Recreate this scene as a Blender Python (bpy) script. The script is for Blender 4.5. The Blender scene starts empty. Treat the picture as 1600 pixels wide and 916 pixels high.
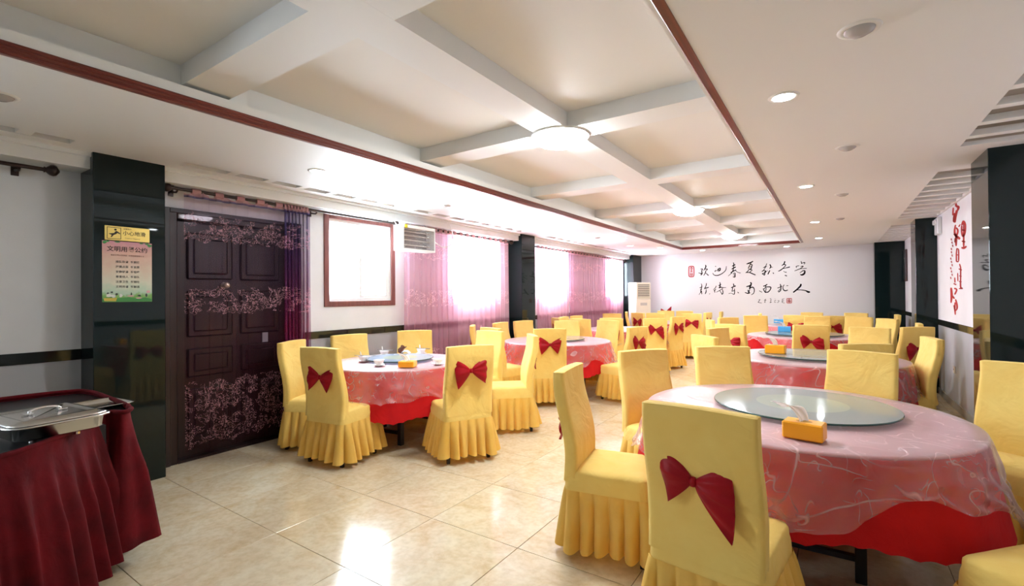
import bpy, math, random
from math import sin, cos, pi, radians as R, atan2, degrees, hypot
from mathutils import Vector, Matrix, Euler
SC = bpy.context.scene
COL = SC.collection
# ------------------------------------------------------------------ camera
CAMH, FPX, YAW, PITCH, ROLL = 1.43, 741.45, .5942, .0060, -.0078
def cam_axes():
    f = Vector((-sin(YAW)*cos(PITCH), cos(YAW)*cos(PITCH), sin(PITCH)))
    r = Vector((cos(YAW), sin(YAW), 0)); u = r.cross(f)
    c, s = cos(ROLL), sin(ROLL)
    return c*r+s*u, -s*r+c*u, f
AR, AU, AF = cam_axes()
cd = bpy.data.cameras.new('camera'); cam = bpy.data.objects.new('camera', cd); COL.objects.link(cam)
cd.sensor_width = 36; cd.sensor_fit = 'HORIZONTAL'; cd.lens = FPX/1600*36; cd.clip_start = .05; cd.clip_end = 200
cam.matrix_world = Matrix(((AR.x, AU.x, -AF.x, 0), (AR.y, AU.y, -AF.y, 0), (AR.z, AU.z, -AF.z, CAMH), (0, 0, 0, 1)))
SC.camera = cam
# survey helpers: a pixel of the 1600x916 photograph to a point of the room
def ray(x, y): return AR*((x-800)/FPX) - AU*((y-458)/FPX) + AF
def onz(x, y, z):
    d = ray(x, y); t = (z-CAMH)/d.z; return Vector((d.x*t, d.y*t, z))
def onx(x, y, X):
    d = ray(x, y); t = X/d.x; return Vector((X, d.y*t, CAMH+d.z*t))
def ony(x, y, Y):
    d = ray(x, y); t = Y/d.y; return Vector((d.x*t, Y, CAMH+d.z*t))
# ------------------------------------------------------------------ world, light, exposure
W = bpy.data.worlds.new('world'); SC.world = W; W.use_nodes = True
bg = W.node_tree.nodes['Background']; bg.inputs[0].default_value = (.85, .93, 1, 1); bg.inputs[1].default_value = 20.0
SC.view_settings.view_transform = 'Standard'; SC.view_settings.look = 'None'
SC.view_settings.exposure = 1.68; SC.view_settings.gamma = 1
SC.cycles.max_bounces = 10; SC.cycles.diffuse_bounces = 5; SC.cycles.transparent_max_bounces = 24
SC.cycles.glossy_bounces = 4; SC.cycles.sample_clamp_indirect = 6; SC.cycles.caustics_reflective = False
SC.cycles.caustics_refractive = False
DOME_E, SPOT_W, DISC_E = 40.0, 2.5, 40.0
# daylight portals sit in the window openings of the left wall (they only guide the sky light)
XL, XR, YB, YF, ZS = -4.72, 1.24, 12.95, -2.4, 2.50
WINS = [(-1.75, -.95, 1.40, 2.20), (3.28, 4.20, 1.38, 2.33), (5.38, 6.42, 1.33, 2.38), (7.84, 8.86, 1.33, 2.38), (11.2, 12.12, 1.33, 2.38)]  # first opening is unseen, added behind the camera to fill the near chairs
for (y0, y1, z0, z1) in WINS:
    l = bpy.data.lights.new('daylight_portal', 'AREA'); l.shape = 'RECTANGLE'; l.size = z1-z0; l.size_y = y1-y0
    l.cycles.is_portal = True
    o = bpy.data.objects.new('daylight_portal', l); COL.objects.link(o)
    o.location = (XL-.13, (y0+y1)/2, (z0+z1)/2); o.rotation_euler = (0, R(-90), 0)
# ------------------------------------------------------------------ materials
def mat(name, base=(.8, .8, .8), rough=.5, metal=0, spec=.5, emit=None, es=0, coat=0, bump=None, alpha=1, trans=0, sheen=0, ior=1.45):
    m = bpy.data.materials.new(name); m.use_nodes = True
    n = m.node_tree.nodes; p = n['Principled BSDF']
    p.inputs['Base Color'].default_value = (*base, 1); p.inputs['Roughness'].default_value = rough
    p.inputs['Metallic'].default_value = metal; p.inputs['Specular IOR Level'].default_value = spec
    p.inputs['Coat Weight'].default_value = coat; p.inputs['Transmission Weight'].default_value = trans
    p.inputs['Alpha'].default_value = alpha; p.inputs['IOR'].default_value = ior
    p.inputs['Sheen Weight'].default_value = sheen
    if emit: p.inputs['Emission Color'].default_value = (*emit, 1); p.inputs['Emission Strength'].default_value = es
    if bump:
        sc, st, ds = bump
        t = n.new('ShaderNodeTexCoord'); no = n.new('ShaderNodeTexNoise'); no.inputs['Scale'].default_value = sc
        no.inputs['Detail'].default_value = 4
        b = n.new('ShaderNodeBump'); b.inputs['Strength'].default_value = st; b.inputs['Distance'].default_value = ds
        L = m.node_tree.links; L.new(t.outputs['Object'], no.inputs['Vector']); L.new(no.outputs['Fac'], b.inputs['Height'])
        L.new(b.outputs['Normal'], p.inputs['Normal'])
    return m
def nd(m, t, **kw):
    x = m.node_tree.nodes.new(t)
    for k, v in kw.items():
        if hasattr(x, k): setattr(x, k, v)
        else: x.inputs[k.replace('_', ' ')].default_value = v
    return x
def lk(m, a, b): m.node_tree.links.new(a, b)
def ramp(m, stops):
    r = nd(m, 'ShaderNodeValToRGB'); e = r.color_ramp.elements
    while len(e) < len(stops): e.new(.5)
    for q, (p, c) in zip(e, stops): q.position = p; q.color = (*c, 1) if len(c) == 3 else c
    return r
WHITE = mat('white_wall_paint', (.70, .70, .70), .7, bump=(60, .08, .004))
def wall_mat():
    m = mat('painted_wall', (.8, .8, .8), .65)
    p = m.node_tree.nodes['Principled BSDF']
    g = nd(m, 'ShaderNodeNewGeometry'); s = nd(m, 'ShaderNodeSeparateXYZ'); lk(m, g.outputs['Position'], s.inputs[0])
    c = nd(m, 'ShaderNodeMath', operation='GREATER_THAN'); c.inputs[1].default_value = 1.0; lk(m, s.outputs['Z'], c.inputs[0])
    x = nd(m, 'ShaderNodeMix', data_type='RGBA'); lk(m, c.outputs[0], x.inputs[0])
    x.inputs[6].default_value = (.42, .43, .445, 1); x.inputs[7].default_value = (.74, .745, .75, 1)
    no = nd(m, 'ShaderNodeTexNoise', Scale=3.0, Detail=3.0); lk(m, g.outputs['Position'], no.inputs['Vector'])
    r = ramp(m, [(.3, (.93, .93, .93)), (.7, (1, 1, 1))]); lk(m, no.outputs['Fac'], r.inputs[0])
    y = nd(m, 'ShaderNodeMix', data_type='RGBA', blend_type='MULTIPLY'); y.inputs[0].default_value = 1
    lk(m, x.outputs[2], y.inputs[6]); lk(m, r.outputs[0], y.inputs[7]); lk(m, y.outputs[2], p.inputs['Base Color'])
    n2 = nd(m, 'ShaderNodeTexNoise', Scale=90.0); lk(m, g.outputs['Position'], n2.inputs['Vector'])
    b = nd(m, 'ShaderNodeBump', Strength=.12, Distance=.003); lk(m, n2.outputs['Fac'], b.inputs['Height']); lk(m, b.outputs[0], p.inputs['Normal'])
    return m
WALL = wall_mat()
CEIL = mat('ceiling_paint', (.785, .77, .745), .6, bump=(8, .05, .01))
COFF = mat('coffer_paint', (.775, .755, .72), .6, bump=(6, .05, .01))
BEAMM = mat('beam_paint', (.775, .775, .765), .6, bump=(8, .04, .01))
LIPW = mat('lip_white', (.78, .79, .77), .5)
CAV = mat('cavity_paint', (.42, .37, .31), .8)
def wood_mat(name, a, b, rough, sc=(2, 2, 22)):
    m = mat(name, a, rough, coat=.15); p = m.node_tree.nodes['Principled BSDF']
    t = nd(m, 'ShaderNodeTexCoord'); mp = nd(m, 'ShaderNodeMapping'); mp.inputs['Scale'].default_value = sc
    lk(m, t.outputs['Object'], mp.inputs[0]); no = nd(m, 'ShaderNodeTexNoise', Scale=3.0, Detail=6.0); lk(m, mp.outputs[0], no.inputs['Vector'])
    r = ramp(m, [(.3, a), (.7, b)]); lk(m, no.outputs['Fac'], r.inputs[0]); lk(m, r.outputs[0], p.inputs['Base Color'])
    return m
REDWOOD = wood_mat('red_moulding_wood', (.115, .018, .012), (.20, .035, .022), .35, (25, .6, 25))
DARKWOOD = wood_mat('dark_door_wood', (.010, .004, .004), (.024, .007, .006), .42, (18, 18, .9))
FRAMEWOOD = wood_mat('window_casing_wood', (.15, .045, .038), (.23, .075, .06), .4, (12, 12, 1))
STONE = mat('black_polished_stone', (.006, .013, .013), .03, spec=.32)
DADO = mat('dado_tile', (.012, .014, .013), .05, spec=.45)
UPVC = mat('white_window_plastic', (.80, .80, .80), .35)
STEEL = mat('brushed_steel', (.62, .62, .60), .22, metal=1)
CHROME = mat('chrome', (.75, .75, .75), .12, metal=1)
IRON = mat('black_iron', (.012, .010, .010), .35)
BLACKM = mat('black_leg_metal', (.015, .014, .016), .4)
def fres(m, ior):      # same reflection from either side of a thin sheet
    f = nd(m, 'ShaderNodeFresnel'); g = nd(m, 'ShaderNodeNewGeometry'); r = nd(m, 'ShaderNodeMapRange')
    r.inputs[3].default_value = ior; r.inputs[4].default_value = 1/ior; lk(m, g.outputs['Backfacing'], r.inputs[0]); lk(m, r.outputs[0], f.inputs[0]); return f
def glass_mat(name, tint, refl=.08, rough=.0, cap=.9):
    m = bpy.data.materials.new(name); m.use_nodes = True; n = m.node_tree.nodes; n.clear()
    o = nd(m, 'ShaderNodeOutputMaterial'); t = nd(m, 'ShaderNodeBsdfTransparent'); t.inputs[0].default_value = (*tint, 1)
    g = nd(m, 'ShaderNodeBsdfGlossy'); g.inputs['Roughness'].default_value = rough
    f = fres(m, 1.45)
    x = nd(m, 'ShaderNodeMixShader'); lk(m, f.outputs[0], x.inputs[0]); lk(m, t.outputs[0], x.inputs[1]); lk(m, g.outputs[0], x.inputs[2]); lk(m, x.outputs[0], o.inputs[0])
    return m
PANE = glass_mat('window_glass', (.96, .98, 1))
def floor_mat():
    m = mat('cream_marble_tile', (.7, .6, .45), .15, spec=.5); p = m.node_tree.nodes['Principled BSDF']
    g = nd(m, 'ShaderNodeNewGeometry'); oi = nd(m, 'ShaderNodeObjectInfo')
    a = nd(m, 'ShaderNodeVectorMath', operation='SCALE'); a.inputs['Scale'].default_value = 1.0; lk(m, g.outputs['Position'], a.inputs[0])
    cb = nd(m, 'ShaderNodeCombineXYZ'); mu = nd(m, 'ShaderNodeMath', operation='MULTIPLY'); mu.inputs[1].default_value = 40
    lk(m, oi.outputs['Random'], mu.inputs[0]); lk(m, mu.outputs[0], cb.inputs[2])
    ad = nd(m, 'ShaderNodeVectorMath', operation='ADD'); lk(m, a.outputs[0], ad.inputs[0]); lk(m, cb.outputs[0], ad.inputs[1])
    n1 = nd(m, 'ShaderNodeTexNoise', Scale=4.5, Detail=8.0, Roughness=.62, Distortion=.8); lk(m, ad.outputs[0], n1.inputs['Vector'])
    r = ramp(m, [(.30, (.62, .48, .29)), (.45, (.69, .58, .40)), (.60, (.73, .65, .48)), (.76, (.76, .70, .55))])
    lk(m, n1.outputs['Fac'], r.inputs[0])
    n2 = nd(m, 'ShaderNodeTexNoise', Scale=30.0, Detail=4.0); lk(m, ad.outputs[0], n2.inputs['Vector'])
    r2 = ramp(m, [(.35, (.9, .88, .84)), (.6, (1, 1, 1))]); lk(m, n2.outputs['Fac'], r2.inputs[0])
    y = nd(m, 'ShaderNodeMix', data_type='RGBA', blend_type='MULTIPLY'); y.inputs[0].default_value = 1
    lk(m, r.outputs[0], y.inputs[6]); lk(m, r2.outputs[0], y.inputs[7]); lk(m, y.outputs[2], p.inputs['Base Color'])
    return m
TILE = floor_mat(); GROUT = mat('grout', (.09, .07, .05), .9)
def fabric(name, ca, cb_, transl=.25, rough=.8, sheen=.2, weave=220, bstr=.25, fold=9):
    m = mat(name, ca, rough, spec=.25, sheen=sheen); p = m.node_tree.nodes['Principled BSDF']; n = m.node_tree.nodes
    t = nd(m, 'ShaderNodeTexCoord'); oi = nd(m, 'ShaderNodeObjectInfo')
    mu = nd(m, 'ShaderNodeVectorMath', operation='ADD'); lk(m, t.outputs['Object'], mu.inputs[0]); lk(m, oi.outputs['Location'], mu.inputs[1])
    no = nd(m, 'ShaderNodeTexNoise', Scale=7.0, Detail=4.0); lk(m, mu.outputs[0], no.inputs['Vector'])
    r = ramp(m, [(.3, cb_), (.65, ca)]); lk(m, no.outputs['Fac'], r.inputs[0]); lk(m, r.outputs[0], p.inputs['Base Color'])
    n2 = nd(m, 'ShaderNodeTexNoise', Scale=float(fold), Detail=3.0, Distortion=1.2); lk(m, mu.outputs[0], n2.inputs['Vector'])
    n3 = nd(m, 'ShaderNodeTexNoise', Scale=float(weave), Detail=1.0); lk(m, t.outputs['Object'], n3.inputs['Vector'])
    b1 = nd(m, 'ShaderNodeBump', Strength=bstr, Distance=.03); lk(m, n2.outputs['Fac'], b1.inputs['Height'])
    b2 = nd(m, 'ShaderNodeBump', Strength=.15, Distance=.002); lk(m, n3.outputs['Fac'], b2.inputs['Height']); lk(m, b1.outputs[0], b2.inputs['Normal'])
    lk(m, b2.outputs[0], p.inputs['Normal'])
    if transl > 0:
        tr = nd(m, 'ShaderNodeBsdfTranslucent'); lk(m, r.outputs[0], tr.inputs[0]); mx = nd(m, 'ShaderNodeMixShader'); mx.inputs[0].default_value = transl
        o = n['Material Output']; lk(m, p.outputs[0], mx.inputs[1]); lk(m, tr.outputs[0], mx.inputs[2]); lk(m, mx.outputs[0], o.inputs[0])
    return m
YEL = fabric('yellow_chair_fabric', (.93, .70, .21), (.91, .65, .175), .12, .75, .1, bstr=.5, fold=5)
YEL2 = fabric('yellow_skirt_fabric', (.93, .63, .16), (.91, .57, .11), .26, .75, .1)  # skirt oranger: light bouncing inside the pleats put into its base colour
BOWM = fabric('red_satin', (.36, .003, .010), (.27, .002, .008), .0, .40, .0, bstr=.12)
REDC = fabric('red_tablecloth', (.58, .008, .010), (.48, .006, .009), .05, .8, .0, bstr=.15)
VELV = fabric('dark_red_velvet', (.115, .001, .005), (.055, .0007, .003), .0, .9, .0, bstr=.35, fold=5)
def film_mat(name, lo, hi, tint):
    m = bpy.data.materials.new(name); m.use_nodes = True; n = m.node_tree.nodes; n.clear()
    o = nd(m, 'ShaderNodeOutputMaterial'); t = nd(m, 'ShaderNodeTexCoord'); oi = nd(m, 'ShaderNodeObjectInfo')
    ad = nd(m, 'ShaderNodeVectorMath', operation='ADD'); lk(m, t.outputs['Object'], ad.inputs[0]); lk(m, oi.outputs['Location'], ad.inputs[1])
    outs = []
    for (sc_, ds_, wd) in ((2.0, .5, .011), (4.6, .9, .013), (10.0, .7, .016)):
        no = nd(m, 'ShaderNodeTexNoise', Scale=sc_, Detail=1.0, Distortion=ds_); lk(m, ad.outputs[0], no.inputs['Vector'])
        s = nd(m, 'ShaderNodeMath', operation='SUBTRACT'); s.inputs[1].default_value = .5; lk(m, no.outputs['Fac'], s.inputs[0])
        a = nd(m, 'ShaderNodeMath', operation='ABSOLUTE'); lk(m, s.outputs[0], a.inputs[0])
        r1 = nd(m, 'ShaderNodeMapRange'); r1.inputs[1].default_value = 0; r1.inputs[2].default_value = wd; r1.inputs[3].default_value = 1; r1.inputs[4].default_value = 0; lk(m, a.outputs[0], r1.inputs[0])
        mk = nd(m, 'ShaderNodeTexNoise', Scale=sc_*.9, Detail=1.0); lk(m, t.outputs['Object'], mk.inputs['Vector'])
        r2 = nd(m, 'ShaderNodeMapRange'); r2.inputs[1].default_value = .46; r2.inputs[2].default_value = .66; lk(m, mk.outputs['Fac'], r2.inputs[0])
        k = nd(m, 'ShaderNodeMath', operation='MULTIPLY'); lk(m, r1.outputs[0], k.inputs[0]); lk(m, r2.outputs[0], k.inputs[1]); outs.append(k)
    m1 = nd(m, 'ShaderNodeMath', operation='MAXIMUM'); lk(m, outs[0].outputs[0], m1.inputs[0]); lk(m, outs[1].outputs[0], m1.inputs[1])
    m2 = nd(m, 'ShaderNodeMath', operation='MAXIMUM'); lk(m, m1.outputs[0], m2.inputs[0]); lk(m, outs[2].outputs[0], m2.inputs[1])
    a = m2
    rr = nd(m, 'ShaderNodeMapRange'); rr.inputs[3].default_value = lo; rr.inputs[4].default_value = hi; lk(m, m2.outputs[0], rr.inputs[0])
    # cloudy patches, and light glare on the table top painted in as haze
    lf = nd(m, 'ShaderNodeTexNoise', Scale=5.0, Detail=2.0, Distortion=.6); lk(m, ad.outputs[0], lf.inputs['Vector'])
    l2 = nd(m, 'ShaderNodeMapRange'); l2.inputs[1].default_value = .30; l2.inputs[2].default_value = .85; l2.inputs[3].default_value = 0; l2.inputs[4].default_value = .18; lk(m, lf.outputs['Fac'], l2.inputs[0])
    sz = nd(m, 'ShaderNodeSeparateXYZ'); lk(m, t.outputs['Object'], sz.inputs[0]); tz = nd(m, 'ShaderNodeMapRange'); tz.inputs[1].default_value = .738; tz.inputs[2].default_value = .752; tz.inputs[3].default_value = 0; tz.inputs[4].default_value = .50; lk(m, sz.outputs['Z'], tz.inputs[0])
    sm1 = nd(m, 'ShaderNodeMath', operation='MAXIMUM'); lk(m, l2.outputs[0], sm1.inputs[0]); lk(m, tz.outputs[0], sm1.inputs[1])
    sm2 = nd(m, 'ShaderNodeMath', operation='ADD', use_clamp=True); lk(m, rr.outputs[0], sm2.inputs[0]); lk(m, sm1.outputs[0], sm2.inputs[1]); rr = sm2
    d = nd(m, 'ShaderNodeBsdfDiffuse'); d.inputs[0].default_value = (*tint, 1)
    tl = nd(m, 'ShaderNodeBsdfTranslucent'); tl.inputs[0].default_value = (*tint, 1)
    dd = nd(m, 'ShaderNodeMixShader'); dd.inputs[0].default_value = .3; lk(m, d.outputs[0], dd.inputs[1]); lk(m, tl.outputs[0], dd.inputs[2])
    tr = nd(m, 'ShaderNodeBsdfTransparent'); tr.inputs[0].default_value = (.98, .97, .97, 1)
    x = nd(m, 'ShaderNodeMixShader'); lk(m, rr.outputs[0], x.inputs[0]); lk(m, tr.outputs[0], x.inputs[1]); lk(m, dd.outputs[0], x.inputs[2])
    g = nd(m, 'ShaderNodeBsdfGlossy'); g.inputs['Roughness'].default_value = .30
    b = nd(m, 'ShaderNodeBump', Strength=.6, Distance=.012); lk(m, a.outputs[0], b.inputs['Height']); lk(m, b.outputs[0], g.inputs['Normal'])
    f = fres(m, 1.42)
    y = nd(m, 'ShaderNodeMixShader'); lk(m, f.outputs[0], y.inputs[0]); lk(m, x.outputs[0], y.inputs[1]); lk(m, g.outputs[0], y.inputs[2]); lk(m, y.outputs[0], o.inputs[0])
    return m
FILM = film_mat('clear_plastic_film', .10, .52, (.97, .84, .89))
def sheer_mat(name, dens, top, bot, emb):
    m = bpy.data.materials.new(name); m.use_nodes = True; n = m.node_tree.nodes; n.clear()
    o = nd(m, 'ShaderNodeOutputMaterial'); g = nd(m, 'ShaderNodeNewGeometry'); s = nd(m, 'ShaderNodeSeparateXYZ'); lk(m, g.outputs['Position'], s.inputs[0])
    z = nd(m, 'ShaderNodeMath', operation='DIVIDE'); z.inputs[1].default_value = 2.5; lk(m, s.outputs['Z'], z.inputs[0])
    r = ramp(m, [(.05, bot), (.45, bot), (.62, tuple((a+b)/2 for a, b in zip(top, bot))), (.86, top), (.925, top), (.93, (.62, .36, .36))]); lk(m, z.outputs[0], r.inputs[0])
    # embroidery bands: curling stems (distorted rings) and small blossoms
    sc = nd(m, 'ShaderNodeVectorMath', operation='MULTIPLY'); sc.inputs[1].default_value = (.0, 1, 1); lk(m, g.outputs['Position'], sc.inputs[0])
    n1 = nd(m, 'ShaderNodeTexNoise', Scale=16.0, Detail=2.0, Distortion=2.5); lk(m, sc.outputs[0], n1.inputs['Vector'])
    s1 = nd(m, 'ShaderNodeMath', operation='SUBTRACT'); s1.inputs[1].default_value = .5; lk(m, n1.outputs['Fac'], s1.inputs[0])
    a1 = nd(m, 'ShaderNodeMath', operation='ABSOLUTE'); lk(m, s1.outputs[0], a1.inputs[0])
    c1 = nd(m, 'ShaderNodeMath', operation='LESS_THAN'); c1.inputs[1].default_value = .020; lk(m, a1.outputs[0], c1.inputs[0])
    v = nd(m, 'ShaderNodeTexVoronoi', Scale=62.0); lk(m, sc.outputs[0], v.inputs['Vector'])
    c2 = nd(m, 'ShaderNodeMath', operation='LESS_THAN'); c2.inputs[1].default_value = .22; lk(m, v.outputs['Distance'], c2.inputs[0])
    mx = nd(m, 'ShaderNodeMath', operation='MAXIMUM'); lk(m, c1.outputs[0], mx.inputs[0]); lk(m, c2.outputs[0], mx.inputs[1])
    w = nd(m, 'ShaderNodeTexNoise', Scale=9.0, Detail=2.0); lk(m, sc.outputs[0], w.inputs['Vector'])
    wj = nd(m, 'ShaderNodeMath', operation='MULTIPLY_ADD'); wj.inputs[1].default_value = .16; wj.inputs[2].default_value = -.08; lk(m, w.outputs['Fac'], wj.inputs[0])
    zz = nd(m, 'ShaderNodeMath', operation='ADD'); lk(m, s.outputs['Z'], zz.inputs[0]); lk(m, wj.outputs[0], zz.inputs[1])
    tot = None
    for (z0, z1) in emb:
        q = nd(m, 'ShaderNodeMath', operation='COMPARE'); q.inputs[1].default_value = (z0+z1)/2; q.inputs[2].default_value = (z1-z0)/2; lk(m, zz.outputs[0], q.inputs[0])
        if tot is None: tot = q
        else:
            k = nd(m, 'ShaderNodeMath', operation='MAXIMUM'); lk(m, tot.outputs[0], k.inputs[0]); lk(m, q.outputs[0], k.inputs[1]); tot = k
    em = nd(m, 'ShaderNodeMath', operation='MULTIPLY'); lk(m, mx.outputs[0], em.inputs[1])
    gp = nd(m, 'ShaderNodeTexNoise', Scale=11.0, Detail=1.0); lk(m, sc.outputs[0], gp.inputs['Vector']); gc = nd(m, 'ShaderNodeMath', operation='GREATER_THAN'); gc.inputs[1].default_value = .44; lk(m, gp.outputs['Fac'], gc.inputs[0])
    gm = nd(m, 'ShaderNodeMath', operation='MULTIPLY'); lk(m, tot.outputs[0], gm.inputs[0]); lk(m, gc.outputs[0], gm.inputs[1]); lk(m, gm.outputs[0], em.inputs[0])
    col = nd(m, 'ShaderNodeMix', data_type='RGBA'); lk(m, em.outputs[0], col.inputs[0]); lk(m, r.outputs[0], col.inputs[6]); col.inputs[7].default_value = (.80, .45, .50, 1)
    d = nd(m, 'ShaderNodeBsdfDiffuse'); lk(m, col.outputs[2], d.inputs[0]); tl = nd(m, 'ShaderNodeBsdfTranslucent'); lk(m, col.outputs[2], tl.inputs[0])
    dd = nd(m, 'ShaderNodeMixShader'); dd.inputs[0].default_value = .45; lk(m, d.outputs[0], dd.inputs[1]); lk(m, tl.outputs[0], dd.inputs[2])
    tr = nd(m, 'ShaderNodeBsdfTransparent'); tr.inputs[0].default_value = (.96, .88, .93, 1)
    # a header tape, opaque, closes the top; the cloth itself is thin, denser where it is seen edge on
    hd = nd(m, 'ShaderNodeMath', operation='GREATER_THAN'); hd.inputs[1].default_value = 2.30; lk(m, s.outputs['Z'], hd.inputs[0])
    lw = nd(m, 'ShaderNodeLayerWeight'); lw.inputs[0].default_value = .35
    de = nd(m, 'ShaderNodeMath', operation='MULTIPLY_ADD'); de.inputs[1].default_value = .18; de.inputs[2].default_value = dens; lk(m, lw.outputs['Facing'], de.inputs[0])
    e2 = nd(m, 'ShaderNodeMath', operation='MULTIPLY'); e2.inputs[1].default_value = .85; lk(m, em.outputs[0], e2.inputs[0])
    h2 = nd(m, 'ShaderNodeMath', operation='MULTIPLY'); h2.inputs[1].default_value = .92; lk(m, hd.outputs[0], h2.inputs[0])
    m1 = nd(m, 'ShaderNodeMath', operation='MAXIMUM'); lk(m, de.outputs[0], m1.inputs[0]); lk(m, e2.outputs[0], m1.inputs[1])
    m2 = nd(m, 'ShaderNodeMath', operation='MAXIMUM', use_clamp=True); lk(m, m1.outputs[0], m2.inputs[0]); lk(m, h2.outputs[0], m2.inputs[1])
    x = nd(m, 'ShaderNodeMixShader'); lk(m, m2.outputs[0], x.inputs[0]); lk(m, tr.outputs[0], x.inputs[1]); lk(m, dd.outputs[0], x.inputs[2]); lk(m, x.outputs[0], o.inputs[0])
    return m
EMB1 = [(1.94, 2.15), (1.30, 1.52), (.15, .70)]
SHEER1 = sheer_mat('purple_sheer_over_door', .12, (.10, .09, .19), (.12, .025, .06), EMB1)
SHEER1B = sheer_mat('purple_sheer_gathered', .50, (.07, .06, .17), (.30, .04, .12), EMB1)
SHEER2 = sheer_mat('pink_sheer_dense', .42, (.76, .46, .60), (.66, .30, .42), EMB1)
SHEER3 = sheer_mat('pink_sheer_thin', .50, (.80, .50, .60), (.78, .42, .52), EMB1)
# ------------------------------------------------------------------ mesh helpers
class MB:
    def __init__(s): s.v = []; s.f = []; s.m = []; s.sm = []
    def add(s, vs, fs, mi=0, smooth=False):
        b = len(s.v); s.v += [tuple(v) for v in vs]; s.f += [tuple(b+i for i in f) for f in fs]; s.m += [mi]*len(fs); s.sm += [smooth]*len(fs)
    def box(s, x0, x1, y0, y1, z0, z1, mi=0, M=None):
        vs = [Vector(p) for p in ((x0, y0, z0), (x1, y0, z0), (x1, y1, z0), (x0, y1, z0), (x0, y0, z1), (x1, y0, z1), (x1, y1, z1), (x0, y1, z1))]
        if M is not None: vs = [M @ v for v in vs]
        s.add(vs, [(0, 3, 2, 1), (4, 5, 6, 7), (0, 1, 5, 4), (1, 2, 6, 5), (2, 3, 7, 6), (3, 0, 4, 7)], mi)
    def bbox(s, x0, x1, y0, y1, z0, z1, b=.004, mi=0, M=None):      # box with chamfered edges
        vs = []; X = (x0, x1); Y = (y0, y1); Z = (z0, z1); idx = {}
        for i in (0, 1):
            for j in (0, 1):
                for k in (0, 1):
                    sx, sy, sz = (1, -1)[i], (1, -1)[j], (1, -1)[k]
                    for a, d in enumerate(((0, sy*b, sz*b), (sx*b, 0, sz*b), (sx*b, sy*b, 0))):
                        idx[(i, j, k, a)] = len(vs); p = Vector((X[i]+d[0], Y[j]+d[1], Z[k]+d[2])); vs.append(M @ p if M is not None else p)
        F = []; g = lambda i, j, k, a: idx[(i, j, k, a)]
        F += [(g(0,0,0,0), g(0,0,1,0), g(0,1,1,0), g(0,1,0,0)), (g(1,0,0,0), g(1,1,0,0), g(1,1,1,0), g(1,0,1,0))]
        F += [(g(0,0,0,1), g(1,0,0,1), g(1,0,1,1), g(0,0,1,1)), (g(0,1,0,1), g(0,1,1,1), g(1,1,1,1), g(1,1,0,1))]
        F += [(g(0,0,0,2), g(0,1,0,2), g(1,1,0,2), g(1,0,0,2)), (g(0,0,1,2), g(1,0,1,2), g(1,1,1,2), g(0,1,1,2))]
        for i in (0, 1):
            for j in (0, 1): F.append((g(i,j,0,0), g(i,j,0,1), g(i,j,1,1), g(i,j,1,0)))
        for i in (0, 1):
            for k in (0, 1): F.append((g(i,0,k,0), g(i,0,k,2), g(i,1,k,2), g(i,1,k,0)))
        for j in (0, 1):
            for k in (0, 1): F.append((g(0,j,k,1), g(0,j,k,2), g(1,j,k,2), g(1,j,k,1)))
        for i in (0, 1):
            for j in (0, 1):
                for k in (0, 1): F.append((g(i,j,k,0), g(i,j,k,1), g(i,j,k,2)))
        s.add(vs, F, mi)
    def tube(s, pts, r, n=10, mi=0, cap=True, smooth=True):
        pts = [Vector(p) for p in pts]; rs = r if isinstance(r, (list, tuple)) else [r]*len(pts)
        vs = []; fs = []; up = Vector((0, 0, 1)); prev = None
        for i, p in enumerate(pts):
            d = (pts[min(i+1, len(pts)-1)]-pts[max(i-1, 0)]).normalized()
            a = prev if prev is not None else (up if abs(d.z) < .9 else Vector((1, 0, 0)))
            u = (a-d*a.dot(d)).normalized(); w = d.cross(u); prev = u
            for k in range(n): t = 2*pi*k/n; vs.append(p+u*(rs[i]*cos(t))+w*(rs[i]*sin(t)))
        for i in range(len(pts)-1):
            for k in range(n): fs.append((i*n+k, i*n+(k+1) % n, (i+1)*n+(k+1) % n, (i+1)*n+k))
        s.add(vs, fs, mi, smooth)
        if cap: s.add(vs[:n], [tuple(range(n))[::-1]], mi); s.add(vs[-n:], [tuple(range(n))], mi)
    def lathe(s, prof, n=32, c=(0, 0, 0), mi=0, smooth=True, close=True):
        vs = []; fs = []
        for (r, z) in prof:
            for k in range(n): t = 2*pi*k/n; vs.append((c[0]+r*cos(t), c[1]+r*sin(t), c[2]+z))
        for i in range(len(prof)-1):
            for k in range(n): fs.append((i*n+k, i*n+(k+1) % n, (i+1)*n+(k+1) % n, (i+1)*n+k))
        s.add(vs, fs, mi, smooth)
        if close:
            if prof[0][0] > 1e-4: s.add(vs[:n], [tuple(range(n))[::-1]], mi)
            if prof[-1][0] > 1e-4: s.add(vs[-n:], [tuple(range(n))], mi)
    def grid(s, fn, nu, nv, closed=False, mi=0, smooth=True, flip=False):
        vs = [fn(i/(nu if closed else nu-1), j/(nv-1)) for j in range(nv) for i in range(nu)]; fs = []
        for j in range(nv-1):
            for i in range(nu if closed else nu-1): fs.append((j*nu+i, j*nu+(i+1) % nu, (j+1)*nu+(i+1) % nu, (j+1)*nu+i))
        s.add(vs, [f[::-1] for f in fs] if flip else fs, mi, smooth)
    def mesh(s, name, mats, M=None):
        me = bpy.data.meshes.new(name); v = [M @ Vector(p) for p in s.v] if M is not None else s.v
        me.from_pydata(v, [], s.f)
        for m in (mats if isinstance(mats, (list, tuple)) else [mats]): me.materials.append(m)
        me.polygons.foreach_set('material_index', s.m); me.polygons.foreach_set('use_smooth', s.sm); me.update()
        return me
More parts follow.
